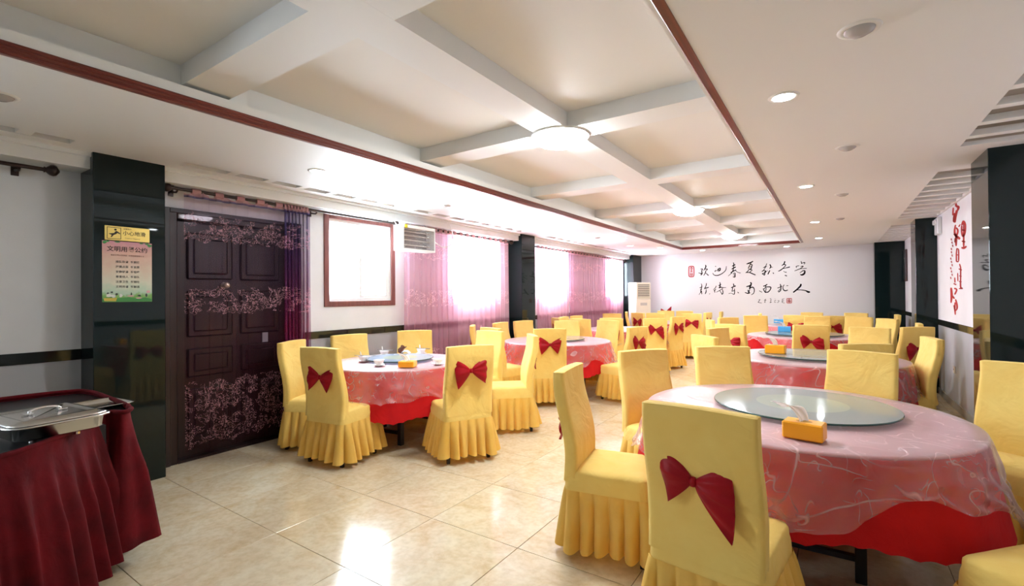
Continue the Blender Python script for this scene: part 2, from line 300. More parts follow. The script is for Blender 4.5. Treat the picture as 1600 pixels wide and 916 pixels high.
def link(name, me, parent=None, loc=(0, 0, 0), rz=0, kind=None, label=None, cat=None, group=None):
    o = bpy.data.objects.new(name, me); COL.objects.link(o); o.location = loc; o.rotation_euler = (0, 0, rz)
    if parent is not None: o.parent = parent
    if kind: o['kind'] = kind
    if label: o['label'] = label
    if cat: o['category'] = cat
    if group: o['group'] = group
    return o
def thing(name, label, cat, loc=(0, 0, 0), rz=0, group=None): return link(name, None, None, loc, rz, None, label, cat, group)
def put(name, mb, mats, parent=None, **k): return link(name, mb.mesh(name, mats), parent, **k)
def bx(name, mats, parent, *a, bev=0, **k):
    b = MB()
    if bev: b.bbox(*a, b=bev)
    else: b.box(*a)
    return put(name, b, mats, parent, **k)
rnd = random.Random(5)
# ------------------------------------------------------------------ floor
TS, TX0, TY0 = .6605, -3.4755, 1.586
b = MB(); b.box(XL-.2, XR+.2, YF-.2, YB+.2, -.12, -.008); floor = put('floor', b, GROUT, kind='structure', label='cream marble tiled floor with thin dark joints')
xs = [XL]+[TX0+i*TS for i in range(-3, 9) if XL+.02 < TX0+i*TS < XR-.02]+[XR]
ys = [YF]+[TY0+j*TS for j in range(-8, 20) if YF+.02 < TY0+j*TS < YB-.02]+[YB]
cache = {}
for i in range(len(xs)-1):
    for j in range(len(ys)-1):
        w, h = xs[i+1]-xs[i], ys[j+1]-ys[j]; key = (round(w, 3), round(h, 3))
        if key not in cache:
            q = MB(); q.bbox(-w/2+.0016, w/2-.0016, -h/2+.0016, h/2-.0016, -.0085, 0, b=.0012); cache[key] = q.mesh('floor_tile', TILE)
        link('floor_tile', cache[key], floor, ((xs[i]+xs[i+1])/2, (ys[j]+ys[j+1])/2, 0))
# ------------------------------------------------------------------ walls
def wall_with_holes(x0, x1, holes, mb):
    ycur = YF
    for (y0, y1, z0, z1) in sorted(holes):
        mb.box(x0, x1, ycur, y0, 0, 2.9); mb.box(x0, x1, y0, y1, z1, 2.9)
        if z0 > 0: mb.box(x0, x1, y0, y1, 0, z0)
        ycur = y1
    mb.box(x0, x1, ycur, YB, 0, 2.9)
DOORHOLE = (1.78, 2.83, 0, 2.12)
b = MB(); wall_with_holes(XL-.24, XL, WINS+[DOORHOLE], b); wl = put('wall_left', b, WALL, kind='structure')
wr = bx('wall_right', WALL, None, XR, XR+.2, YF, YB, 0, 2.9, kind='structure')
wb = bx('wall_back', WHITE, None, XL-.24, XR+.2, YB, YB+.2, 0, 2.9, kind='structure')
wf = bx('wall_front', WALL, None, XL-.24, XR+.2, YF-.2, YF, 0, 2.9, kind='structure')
PIL = [(wl, XL, -4.44, 1.15, 1.60), (wl, XL, -4.44, 6.88, 7.32), (wl, XL, -4.40, 12.30, YB), (wr, .965, XR, 4.9, 5.42), (wr, 1.0, XR, 8.97, 9.45), (wr, .74, XR, 12.62, YB), (wr, .965, XR, .4, .9)]
for (p, x0, x1, y0, y1) in PIL: bx('pillar', STONE, p, x0, x1, y0, y1, 0, ZS+.005, bev=.004, label='glossy black stone pillar')
def dado(p, x0, x1, segs, tl=.6):
    for (a, e) in segs:
        n = max(1, round((e-a)/tl))
        for k in range(n): bx('dado_tile', DADO, p, x0, x1, a+(e-a)*k/n+.001, a+(e-a)*(k+1)/n-.001, .975, 1.055, bev=.003, label='glossy black wall tile')
dado(wl, XL, XL+.012, [(YF, 1.15), (2.96, 6.88), (7.32, 12.30)])
dado(wr, XR-.012, XR, [(.9, 4.9), (5.42, 8.97), (9.45, 12.62)])
bx('baseboard_right', mat('baseboard_stone', (.30, .31, .29), .3), None, XR-.014, XR, .9, 12.62, 0, .09, kind='structure')
bx('baseboard_left', mat('baseboard_dark', (.16, .15, .14), .3), None, XL, XL+.014, 2.96, 12.30, 0, .09, kind='structure')
bx('baseboard_back', bpy.data.materials['baseboard_stone'], None, -4.38, .72, YB-.014, YB, 0, .09, kind='structure')
# stepped cornice under the soffit of the left wall
for (a, e) in ((YF, 1.15), (1.60, 6.88), (7.32, 12.30)):
    q = MB(); q.box(XL, -4.50, a, e, 2.385, ZS+.005); q.box(XL, -4.47, a, e, 2.47, ZS+.005); put('cornice', q, LIPW, wl, label='white stepped cornice board')
# ------------------------------------------------------------------ ceiling
CX0, CX1, CY1, ZB, ZC = -2.96, -.525, 11.63, 2.63, 2.745
ceil = put('ceiling', (lambda q: (q.box(XL-.2, XR+.2, YF-.2, YB+.2, 2.78, 2.9), q)[1])(MB()), CAV, kind='structure', label='white coffered ceiling')
bx('coffer_panel', COFF, ceil, CX0-.07, CX1+.07, YF, CY1+.07, ZC, 2.78)
def rects(x0, x1, y0, y1, holes):
    """soffit slab split around a column of holes (same x range)"""
    out = []
    if not holes: return [(x0, x1, y0, y1)]
    hx0, hx1 = holes[0][0], holes[0][1]
    out += [(x0, hx0, y0, y1), (hx1, x1, y0, y1)]; c = y0
    for (_, _, a, e) in holes: out.append((hx0, hx1, c, a)); c = e
    out.append((hx0, hx1, c, y1)); return [r for r in out if r[1]-r[0] > .002 and r[3]-r[2] > .002]
RV = [(.785, 1.215, 1.2, 4.73), (.785, 1.215, 5.60, 8.80), (.785, 1.215, 9.62, 12.4)]
LV = [(-4.335, -4.215, -.4, 1.00), (-4.335, -4.215, 1.66, 3.9), (-4.335, -4.215, 4.2, 6.7), (-4.335, -4.215, 7.5, 12.0)]
for nm, rr_ in (('soffit', rects(CX1-.03, XR, YF, YB, RV)), ('soffit', rects(XL, CX0+.0, YF, YB, LV)), ('soffit', [(CX0, CX1-.03, CY1, YB)])):
    q = MB()
    for (a, c, d, e) in rr_: q.box(a, c, d, e, ZS, ZS+.03)
    put(nm, q, CEIL, ceil, label='flat plastered soffit')
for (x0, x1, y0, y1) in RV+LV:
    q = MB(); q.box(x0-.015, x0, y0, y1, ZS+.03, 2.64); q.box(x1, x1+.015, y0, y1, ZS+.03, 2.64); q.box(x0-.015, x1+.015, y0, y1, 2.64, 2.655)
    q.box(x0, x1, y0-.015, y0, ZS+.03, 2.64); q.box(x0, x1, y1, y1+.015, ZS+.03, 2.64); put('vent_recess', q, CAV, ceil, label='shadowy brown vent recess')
    st = .325; sw = .075; y = y1-.19-sw
    while y > y0+.05:
        bx('vent_slat', CEIL, ceil, x0, x1, y, y+sw, ZS+.002, ZS+.045, bev=.002); y -= st
# lip with red moulding around the coffer, coffer wall set back behind it
def lip(x0, x1, y0, y1, name):
    q = MB(); q.box(x0, x1, y0, y1, 2.54, 2.607); put('cove_lip', q, LIPW, ceil, label='white lip above the red moulding')
    t = put(name, MB(), REDWOOD, kind='structure'); return t
def moulding(name, prof, p0, p1, inward):
    """profile (offset, z) extruded from p0 to p1"""
    q = MB(); n = len(prof); vs = []
    for P in (p0, p1):
        for (d, z) in prof: vs.append((P[0]+inward[0]*d, P[1]+inward[1]*d, z))
    q.add(vs, [(k, (k+1) % n, n+(k+1) % n, n+k) for k in range(n)]); q.add(vs, [tuple(range(n))[::-1], tuple(range(n, 2*n))])
    return put(name, q, REDWOOD, kind='structure', label='dark red wooden ceiling moulding')
PR = [(-.03, 2.552), (-.03, 2.497), (.006, 2.492), (.012, 2.497), (.012, 2.505), (.006, 2.510), (.006, 2.516), (.011, 2.521), (.011, 2.529), (.006, 2.534), (.006, 2.540), (.009, 2.546), (.004, 2.553)]
moulding('trim_1', PR, (CX0, YF), (CX0, CY1), (1, 0)); moulding('trim_2', PR, (CX0, CY1), (CX1, CY1), (0, -1)); moulding('trim_3', PR, (CX1, YF), (CX1, CY1), (-1, 0))
q = MB(); q.box(CX0-.03, CX0, YF, CY1+.03, 2.50, 2.607); q.box(CX1, CX1+.03, YF, CY1+.03, 2.50, 2.607); q.box(CX0, CX1, CY1, CY1+.03, 2.50, 2.607); put('cove_lip', q, LIPW, ceil, label='white lip above the red moulding')
q = MB(); q.box(CX0-.11, CX0-.07, YF, CY1+.1, 2.53, ZC); q.box(CX1+.07, CX1+.11, YF, CY1+.1, 2.53, ZC); q.box(CX0-.11, CX1+.11, CY1+.07, CY1+.11, 2.53, ZC); put('coffer_side', q, LIPW, ceil)
bx('ceiling_beam', BEAMM, ceil, -1.81, -1.565, YF, CY1+.07, ZB, ZC, label='long ceiling beam down the middle of the coffers')
for k in range(-2, 6):
    y = 1.17+1.87*k
    if y < YF: continue
    for (a, c) in ((CX0-.07, -1.81), (-1.565, CX1+.07)): bx('ceiling_beam', BEAMM, ceil, a, c, y, y+.25, ZB+.0005, ZC)
# ------------------------------------------------------------------ lamps
def area(name, loc, size, watts, col, parent=None, spot=None):
    l = bpy.data.lights.new(name, 'SPOT' if spot else 'AREA')
    l.energy = watts; l.color = col
    if spot: l.spot_size = spot; l.spot_blend = 1.0; l.shadow_soft_size = size
    else: l.shape = 'DISK'; l.size = size
    o = bpy.data.objects.new(name, l); COL.objects.link(o); o.location = loc
    if parent: o.parent = parent
    return o
LAMPG = mat('lit_lamp_glass', (.9, .9, .9), .3, emit=(.93, .97, 1), es=DOME_E)
DISC = mat('lit_downlight', (.9, .9, .9), .3, emit=(.90, .96, 1), es=DISC_E)
LENSOFF = mat('unlit_downlight_lens', (.45, .42, .40), .25)
RING = mat('downlight_ring', (.80, .78, .74), .35)
dm = MB(); dm.lathe([(.02, -.075), (.10, -.07), (.165, -.05), (.20, -.02), (.205, 0)], 40); dome_me = dm.mesh('diffuser', LAMPG)
bm_ = MB(); bm_.lathe([(.215, -.012), (.22, -.010), (.22, .0)], 40); base_me = bm_.mesh('lamp_base', RING)
for (y, lb) in ((3.16, 'round ceiling lamp on the nearest visible beam crossing'), (6.98, 'round ceiling lamp on the middle beam crossing'), (10.55, 'round ceiling lamp nearest the lettered end wall')):
    t = thing('ceiling_lamp', lb, 'ceiling lamp', (-1.688, y, ZB), group='round ceiling lamps'); link('lamp_base', base_me, t); link('diffuser', dome_me, t, (0, 0, -.004))
rg = MB(); rg.lathe([(.052, -.001), (.056, -.006), (.072, -.005), (.076, 0)], 28, close=False); ring_me = rg.mesh('ring', RING)
ds = MB(); ds.lathe([(.053, -.004), (.0001, -.0045)], 28); disc_me = ds.mesh('lens', DISC)
of = MB(); of.lathe([(.055, -.002), (.050, -.012), (.030, -.024), (.0001, -.028)], 28); off_me = of.mesh('lens', LENSOFF)
DL = [(-.21, 2.96, 1, 'brightest lit downlight of the right soffit, nearest the camera'), (-.21, 5.56, 1, 'second lit downlight along the right soffit'), (-.21, 8.42, 1, 'third lit downlight along the right soffit'),
      (-.21, 10.89, 1, 'fourth lit downlight along the right soffit, near the end wall'), (.10, 2.38, 0, 'unlit downlight with grey lens, nearest the camera in the right soffit'), (.10, 4.25, 0, 'second unlit downlight of the right soffit'),
      (.10, 6.22, 0, 'third unlit downlight of the right soffit'), (.10, 8.21, 0, 'farthest unlit downlight of the right soffit'), (-.85, 12.34, 1, 'lit downlight above the right half of the wall lettering'), (-2.6, 12.10, 1, 'lit downlight above the left end of the wall lettering'),
      (-3.60, .557, 0, 'unlit downlight at the left picture edge of the left soffit'), (-3.60, 2.40, 1, 'lit downlight in front of the purple curtained door'), (-3.75, 4.19, 0, 'unlit downlight in the left soffit before the heater'),
      (-3.6, 8.17, 0, 'unlit downlight in the left soffit beyond the second pillar'), (-3.26, 8.60, 1, 'lit downlight beside the red moulding in the left soffit'), (-3.63, 9.98, 1, 'lit downlight before the far pink curtain'), (-3.23, 10.81, 1, 'lit downlight of the left soffit nearest the end wall')]
for (x, y, on, lb) in DL:
    t = thing('downlight', lb, 'downlight', (x, y, ZS), group='recessed downlights'); link('ring', ring_me, t); link('lens', disc_me if on else off_me, t)
    if on: a = area('downlight_beam', (0, 0, -.012), .04, SPOT_W*(.25 if y > 11.9 else 1), (.95, .97, 1), t, spot=R(150))
# ------------------------------------------------------------------ windows
def window(n, hole, casing):
    y0, y1, z0, z1 = hole; w = link('window_%d' % n, None, None, (0, 0, 0), kind='structure')
    q = MB(); t = .035; x0, x1 = XL-.10, XL-.01
    q.bbox(x0, x1, y0, y1, z0, z0+t, b=.003); q.bbox(x0, x1, y0, y1, z1-t, z1, b=.003); q.bbox(x0, x1, y0, y0+t, z0+t, z1-t, b=.003); q.bbox(x0, x1, y1-t, y1, z0+t, z1-t, b=.003)
    put('window_frame', q, UPVC, w)
    ym = (y0+y1)/2
    for k, (a, c, xx) in enumerate(((y0+t, ym+.03, x0+.015), (ym-.02, y1-t, x0+.052))):
        f = MB(); s = .038
        f.bbox(xx, xx+.028, a, c, z0+t, z0+t+s, b=.002); f.bbox(xx, xx+.028, a, c, z1-t-s, z1-t, b=.002); f.bbox(xx, xx+.028, a, a+s, z0+t+s, z1-t-s, b=.002); f.bbox(xx, xx+.028, c-s, c, z0+t+s, z1-t-s, b=.002)
        so = put('sash', f, UPVC, w); bx('pane', PANE, so, xx+.012, xx+.016, a+s, c-s, z0+t+s, z1-t-s)
    rv = MB(); rv.box(XL-.12, XL-.001, y0, y1, z0-.0, z0+.004); put('window_sill', rv, UPVC, w)
    if casing:
        f = MB(); g = .058; xx = XL+.018
        f.bbox(XL-.005, xx, y0-g, y0+.004, z0-g, z1+.05, b=.004); f.bbox(XL-.005, xx, y1-.004, y1+g, z0-g, z1+.05, b=.004)
        f.bbox(XL-.005, xx, y0+.004, y1-.004, z0-g, z0+.004, b=.004); f.bbox(XL-.005, xx, y0+.004, y1-.004, z1-.004, z1+.05, b=.004)
        put('window_casing', f, FRAMEWOOD, w, label='reddish brown wooden window casing')
        h = MB(); h.bbox(xx-.0, xx+.02, ym-.012, ym+.012, z0+.42, z0+.52, b=.003); h.v = [(v[0]-.055, v[1], v[2]) for v in h.v]; put('window_latch', h, UPVC, w)
    return w
for k, h in enumerate(WINS): window(k or 5, h, k == 1)  # last number goes to the unseen window added for fill
# ------------------------------------------------------------------ door
dr = link('door_1', None, None, (0, 0, 0), kind='structure', label='dark wooden double door behind the purple curtain')
q = MB(); y0, y1, z1 = DOORHOLE[0], DOORHOLE[1], DOORHOLE[3]
q.bbox(XL-.2, XL+.03, y0-.10, y0, 0, z1+.09, b=.006); q.bbox(XL-.2, XL+.03, y1, y1+.10, 0, z1+.09, b=.006); q.bbox(XL-.2, XL+.03, y0, y1, z1, z1+.09, b=.006)
q.bbox(XL+.03, XL+.045, y0-.10, y0-.06, 0, z1+.09, b=.004); q.bbox(XL+.03, XL+.045, y1+.06, y1+.10, 0, z1+.09, b=.004); q.bbox(XL+.03, XL+.045, y0-.06, y1+.06, z1+.05, z1+.09, b=.004)
put('door_frame', q, DARKWOOD, dr)
lf = bx('door_leaf', DARKWOOD, dr, XL-.10, XL-.055, y0, y1, .01, z1, bev=.003)
mid = (y0+y1)/2
for (a, c) in ((y0+.10, mid-.035), (mid+.035, y1-.10)):
    for (e, g) in ((.14, .62), (.72, .98), (1.08, 1.50), (1.60, 2.02)):
        q = MB(); q.bbox(XL-.06, XL-.040, a, c, e, g, b=.014); q.bbox(XL-.045, XL-.032, a+.05, c-.05, e+.05, g-.05, b=.012); put('door_panel', q, DARKWOOD, lf)
q = MB(); q.lathe([(.028, 0), (.030, .006), (.012, .010), (.012, .035), (.026, .045), (.028, .062), (.016, .076), (.0001, .078)], 20)
kb = put('door_knob', q, mat('pale_brass', (.75, .66, .52), .3, metal=.6), dr, label='pale round door knob'); kb.location = (XL-.055, 2.06, 1.45); kb.rotation_euler = (0, R(90), 0)
kb.location = onx(349.5, 446, XL-.055)
lt = bx('door_plate', mat('grey_plate', (.35, .35, .36), .4), dr, XL-.056, XL-.045, 0, .06, 0, .10, bev=.003, label='small grey plate'); lt.location = (0, onx(414, 527, XL-.05).y-.03, onx(414, 527, XL-.05).z-.05)
bx('door_threshold', DARKWOOD, dr, XL-.1, XL+.03, y0, y1, 0.0, .02)
# ------------------------------------------------------------------ pillars' signs
def text_mesh(body, size, depth=0, align='LEFT', bold=0):
    c = bpy.data.curves.new('lettering', 'FONT'); c.body = body; c.size = size; c.align_x = align; c.align_y = 'CENTER'; c.extrude = depth; c.offset = bold; c.resolution_u = 2
    o = bpy.data.objects.new('lettering', c); COL.objects.link(o)
    bpy.context.view_layer.update(); me = bpy.data.meshes.new_from_object(o.evaluated_get(bpy.context.evaluated_depsgraph_get()))
    bpy.data.objects.remove(o); bpy.data.curves.remove(c); return me
def on_left(o, x, y, z):        # lay flat lettering on a plane facing +X, reading along +Y
    o.rotation_euler = Euler((R(90), 0, R(90)), 'XYZ'); o.location = (x, y, z)
INK = mat('black_ink', (.02, .015, .012), .6); BRINK = mat('brown_ink', (.16, .06, .04), .6); GOLD = mat('gold_plate', (.80, .60, .17), .28, metal=.55)
sg = thing('warning_sign', 'gold slippery floor warning sign on the black pillar, above the poster', 'sign', (-4.439, 0, 0))
def poly(pts, z=0): q = MB(); q.add([(p[0], p[1], z) for p in pts], [tuple(range(len(pts)))]); return q
SY0, SY1, SZ0, SZ1 = 1.215, 1.492, 1.868, 1.975
bx('sign_plate', GOLD, sg, .001, .006, SY0, SY1, SZ0, SZ1, bev=.002)
def slab_poly(mb, pts, x0, x1):   # polygon in the y-z plane with a little thickness
    n = len(pts); vs = [(x0, p[0], p[1]) for p in pts]+[(x1, p[0], p[1]) for p in pts]
    mb.add(vs, [tuple(range(n, 2*n)), tuple(range(n))[::-1]]+[(k, (k+1) % n, n+(k+1) % n, n+k) for k in range(n)])
q = MB(); u = lambda a, c: (SY0+.012+a*.085, SZ0+.010+c*.087)      # pictogram square
for (a, c, d, e) in ((0, 0, 1, .04), (0, .96, 1, 1), (0, 0, .04, 1), (.96, 0, 1, 1)): slab_poly(q, [u(a, c), u(d, c), u(d, e), u(a, e)], .0055, .0068)
slab_poly(q, [(u(.60+.09*cos(t), .80+.09*sin(t))) for t in [2*pi*k/12 for k in range(12)]], .0055, .0068)
slab_poly(q, [u(.56, .62), u(.68, .70), u(.80, .62), u(.95, .50), u(.92, .44), u(.74, .52), u(.62, .40), u(.50, .46)], .0055, .0069)
slab_poly(q, [u(.62, .42), u(.54, .36), u(.36, .32), u(.16, .40), u(.14, .44), u(.36, .48), u(.54, .52)], .0055, .0070)
slab_poly(q, [u(.56, .42), u(.44, .28), u(.34, .14), u(.26, .14), u(.34, .34), u(.46, .46)], .0055, .0071)
put('pictogram', q, INK, sg, label='black slipping figure in a square frame')
for (s, sz, y, z, m, bd) in (('温馨提示', .013, 1.325, 1.958, BRINK, 0), ('小心地滑', .036, 1.322, 1.925, INK, .0004), ('Caution! Slippery', .0135, 1.335, 1.889, BRINK, 0)):
    me = text_mesh(s, sz, .0003, bold=bd); me.materials.clear(); me.materials.append(m); o = link('lettering', me, sg); on_left(o, .0065, y, z)
ps = thing('poster', 'pink and green printed rules poster on the black pillar under the gold sign', 'poster', (-4.439, 0, 0))
def poster_mat():
    m = mat('poster_print', (.8, .5, .4), .35); p = m.node_tree.nodes['Principled BSDF']; g = nd(m, 'ShaderNodeNewGeometry'); s = nd(m, 'ShaderNodeSeparateXYZ'); lk(m, g.outputs['Position'], s.inputs[0])
    no = nd(m, 'ShaderNodeTexNoise', Scale=22.0, Detail=3.0); lk(m, g.outputs['Position'], no.inputs['Vector'])
    a = nd(m, 'ShaderNodeMath', operation='MULTIPLY_ADD'); a.inputs[1].default_value = .10; a.inputs[2].default_value = -.05; lk(m, no.outputs['Fac'], a.inputs[0])
    z = nd(m, 'ShaderNodeMath', operation='ADD'); lk(m, s.outputs['Z'], z.inputs[0]); lk(m, a.outputs[0], z.inputs[1])
    mr = nd(m, 'ShaderNodeMapRange'); mr.inputs[1].default_value = 1.405; mr.inputs[2].default_value = 1.865; lk(m, z.outputs[0], mr.inputs[0])
    r = ramp(m, [(.0, (.12, .30, .06)), (.10, (.22, .45, .12)), (.16, (.45, .62, .48)), (.32, (.66, .66, .52)), (.55, (.70, .56, .44)), (.8, (.68, .42, .34)), (.97, (.62, .30, .34))]); lk(m, mr.outputs[0], r.inputs[0]); lk(m, r.outputs[0], p.inputs['Base Color'])
    return m
bx('poster_sheet', poster_mat(), ps, .001, .003, 1.200, 1.507, 1.407, 1.862)
def prt(parent, label, m, polys, x=.0034):
    for k, P in enumerate(polys): q = MB(); slab_poly(q, P, x-.0006, x+.0001*k); put('printed_motif', q, m, parent, label=label)
PG = mat('print_green', (.05, .26, .06), .4); PY = mat('print_yellow', (.62, .48, .08), .4); PD = mat('print_dark', (.06, .07, .07), .4); PP = mat('print_pink', (.72, .40, .42), .4); PW = mat('print_white', (.7, .72, .66), .4)
def blob(y, z, a, c, n=10, s=0):
    rr = random.Random(s+int(y*1000)); return [(y+a*cos(2*pi*k/n)*rr.uniform(.7, 1.2), z+c*sin(2*pi*k/n)*rr.uniform(.7, 1.2)) for k in range(n)]
prt(ps, 'green leaves in the poster corners', PG, [blob(1.215, 1.850, .013, .011), blob(1.232, 1.857, .012, .005), blob(1.492, 1.845, .014, .014), blob(1.475, 1.855, .016, .006), blob(1.44, 1.857, .014, .005), blob(1.29, 1.857, .018, .005)])
prt(ps, 'dark green strip of hills', PG, [[(1.202, 1.409), (1.505, 1.409), (1.505, 1.428), (1.46, 1.440), (1.41, 1.432), (1.36, 1.442), (1.30, 1.436), (1.25, 1.442), (1.202, 1.430)]], .0040)
prt(ps, 'yellow boat shape', PY, [[(1.212, 1.415), (1.28, 1.412), (1.288, 1.438), (1.208, 1.436)]], .0048)
prt(ps, 'pale crowd of little shapes', PW, [blob(1.238, 1.455, .016, .012), blob(1.265, 1.452, .016, .012), blob(1.31, 1.455, .010, .014)], .0044)
prt(ps, 'dark little shapes', PD, [blob(1.232, 1.472, .008, .006), blob(1.255, 1.480, .008, .006), blob(1.285, 1.466, .009, .009), blob(1.375, 1.466, .005, .011), blob(1.425, 1.455, .011, .008), blob(1.47, 1.458, .006, .015)], .0052)
prt(ps, 'pink blossom tree', PP, [blob(1.482, 1.484, .018, .010), blob(1.42, 1.436, .02, .005), blob(1.37, 1.452, .022, .006)], .0058)
LN = [('文明用餐公约', .042, 1.353, 1.802, INK, .0006), ('餐桌文明从我做起  文明用餐健康生活', .0125, 1.353, 1.757, BRINK, 0)]
for k, s in enumerate(('排队取餐  不拥挤', '按需点菜  不浪费', '安静就餐  不喧哗', '尊重他人  不插队', '注意卫生  不随吐', '文明用餐  不酗酒')): LN.append((s, .0195, 1.353, 1.708-k*.0375, PD, .0002))
for (s, sz, y, z, m, bd) in LN:
    me = text_mesh(s, sz, .0002, 'CENTER', bd); me.materials.clear(); me.materials.append(m); o = link('lettering', me, ps); on_left(o, .0036, y, z)
# ------------------------------------------------------------------ brush lettering on the walls
def ribbon(mb, pts, proj):
    """one brush stroke: polyline (px, py, width px) smoothed, tapered, then laid on the wall"""
    P = []
    for i in range(len(pts)-1):
        a = pts[max(i-1, 0)]; c = pts[i]; d = pts[i+1]; e = pts[min(i+2, len(pts)-1)]
        for k in range(5):
            t = k/5; P.append(tuple(.5*((2*c[j])+(-a[j]+d[j])*t+(2*a[j]-5*c[j]+4*d[j]-e[j])*t*t+(-a[j]+3*c[j]-3*d[j]+e[j])*t**3) for j in range(3)))
    P.append(pts[-1]); L = []; Rr = []
    for i, (x, y, w) in enumerate(P):
        x1, y1, _ = P[max(i-1, 0)]; x2, y2, _ = P[min(i+1, len(P)-1)]; dx, dy = x2-x1, y2-y1; l = hypot(dx, dy) or 1; w = max(w, .2)/2
        if i in (0, len(P)-1): w *= .55
        L.append((x-dy/l*w, y+dx/l*w)); Rr.append((x+dy/l*w, y-dx/l*w))
    f = [proj(*p) for p in L]+[proj(*p) for p in Rr]; n = len(L); nrm = proj.n; bk = [Vector(v)-nrm*.0015 for v in f]
    mb.add(f+bk, [(i, i+1, n+i+1, n+i) for i in range(n-1)]+[(i, 2*n+i, 2*n+i+1, i+1) for i in range(n-1)]+[(n+i, n+i+1, 3*n+i+1, 3*n+i) for i in range(n-1)])
WM = 1.75
class Proj:
    def __init__(s, ox, oy, sc, plane, val, n): s.a = (ox, oy, sc); s.pl = plane; s.v = val; s.n = Vector(n)
    def __call__(s, x, y):
        ox, oy, sc = s.a; return (ony if s.pl == 'y' else onx)(ox+x/sc, oy+y/sc, s.v)
def glyph(parent, ox, oy, sc, strokes, m, plane='y', val=YB-.002, n=(0, -1, 0), wmul=1.0, name='character'):
    pj = Proj(ox, oy, sc, plane, val, n); q = MB()
    for s in strokes: ribbon(q, [(a, b_, c*wmul*WM) for (a, b_, c) in s], pj)
    put(name, q, m, parent)
CALL = mat('calligraphy_black', (.006, .003, .004), .8, spec=.1); SEAL = mat('seal_red', (.42, .03, .03), .8, spec=.1); REDINK = mat('wall_script_red', (.42, .045, .04), .8, spec=.1)
ca = thing('wall_calligraphy', 'two lines of black brushed characters with red seals on the white end wall', 'lettering')
G1 = [
 [[(355,300,6),(400,298,10),(385,345,10),(392,400,13),(362,440,10)],[(305,385,5),(350,395,9),(392,408,13)],[(468,205,9),(480,240,14),(455,290,10),(428,335,7)],[(450,300,9),(515,300,9),(482,340,7)],[(478,330,9),(465,390,10),(425,450,6)],[(478,385,6),(510,420,9),(540,445,12)]],
 [[(690,235,9),(708,243,10)],[(632,388,6),(660,430,8),(720,447,10),(790,430,10),(870,385,9),(930,320,8),(946,230,6)],[(682,362,11),(702,330,8),(742,345,6)],[(740,312,9),(800,276,10),(800,322,14),(760,352,9)],[(780,290,9),(745,340,12)]],
 [[(1103,150,10),(1112,185,10),(1108,250,10),(1098,320,10),(1060,390,9),(1030,420,6),(985,460,5)],[(1070,238,8),(1110,215,12),(1148,200,14)],[(1062,302,9),(1110,275,13),(1160,250,13)],[(1040,385,9),(1110,342,13),(1170,318,9)],[(1150,330,6),(1200,370,6),(1270,390,7)],[(1088,402,7),(1142,392,9),(1140,440,12),(1142,482,14)],[(1095,432,6),(1140,437,8)],[(1092,475,10),(1145,482,13)]],
 [[(1400,185,7),(1450,168,15),(1500,150,13),(1552,120,12)],[(1512,150,9),(1465,230,9),(1440,290,8)],[(1490,205,8),(1530,200,10),(1515,260,12),(1502,305,12)],[(1462,250,7),(1522,244,7)],[(1450,300,10),(1505,298,10)],[(1452,310,9),(1430,352,9),(1380,385,9)],[(1470,310,7),(1530,322,8),(1470,372,8)],[(1400,378,9),(1470,378,10),(1530,402,12),(1610,436,10)]]]
G2 = [
 [[(482,168,6),(455,235,8),(395,272,6)],[(400,268,8),(485,240,7)],[(455,250,7),(420,310,7),(368,362,8)],[(370,350,10),(440,330,8),(450,372,11),(368,412,9)],[(440,342,9),(432,430,12),(400,420,9),(378,395,10)],[(430,385,7),(480,350,6),(492,328,7)],[(550,190,13),(572,245,14),(542,292,8)],[(570,262,7),(622,254,4)],[(552,328,11),(530,370,13),(505,422,11)],[(620,378,9),(640,408,10)]],
 [[(893,120,14),(872,180,13),(820,222,8)],[(860,195,9),(912,205,10),(872,262,9),(800,320,12),(738,352,7)],[(850,292,6),(930,270,9),(1008,250,13)],[(860,345,7),(885,365,6),(932,372,10)],[(888,440,9),(942,457,11)]],
 [[(1260,118,8),(1275,182,11)],[(1280,165,7),(1345,150,9),(1330,192,7)],[(1160,270,7),(1150,240,8),(1220,222,6)],[(1250,240,8),(1310,235,9),(1240,290,8),(1110,342,7)],[(1200,300,5),(1300,288,6),(1392,282,7)],[(1228,390,6),(1300,340,10),(1345,342,14),(1332,402,22),(1280,432,18),(1236,420,8)]]]
G3 = [
 [[(250,130,7),(266,200,11),(242,300,12),(250,340,12),(220,375,6),(193,412,6)],[(208,242,8),(275,208,10)],[(218,292,7),(270,278,9)],[(222,342,9),(272,320,10)],[(262,340,9),(265,400,10)],[(382,120,9),(368,190,10),(324,272,9)],[(330,258,14),(442,224,12)],[(372,270,6),(370,340,13),(348,395,9)],[(455,385,14),(465,395,16)]],
 [[(626,185,9),(608,232,9),(550,292,6)],[(620,265,8),(570,322,13)],[(588,300,9),(590,362,9)],[(715,95,8),(726,150,13),(715,225,14)],[(680,186,10),(748,154,11)],[(688,242,16),(735,224,16),(790,232,8),(875,230,6)],[(620,352,5),(720,298,8),(800,240,6)],[(768,258,9),(792,320,10),(790,382,12),(758,402,12)],[(700,300,6),(740,345,8),(768,395,9)]],
 [[(1055,128,8),(1065,190,18)],[(998,238,11),(1060,210,14),(1114,188,16)],[(1040,232,10),(1018,322,10)],[(1008,328,8),(1082,308,10)],[(1080,258,9),(1086,342,11),(1070,402,10),(1000,370,5),(935,385,8)],[(1158,343,8),(1188,372,11)]],
 [[(1475,100,14),(1502,135,18),(1472,205,20),(1460,285,14)],[(1375,212,11),(1440,195,16),(1512,172,16)],[(1466,242,15),(1540,224,15),(1577,280,11),(1562,370,10),(1500,416,6)],[(1420,282,8),(1432,362,11)],[(1400,322,7),(1472,302,7)],[(1340,355,9),(1420,376,14),(1478,360,10)],[(1452,290,10),(1445,372,10)]]]
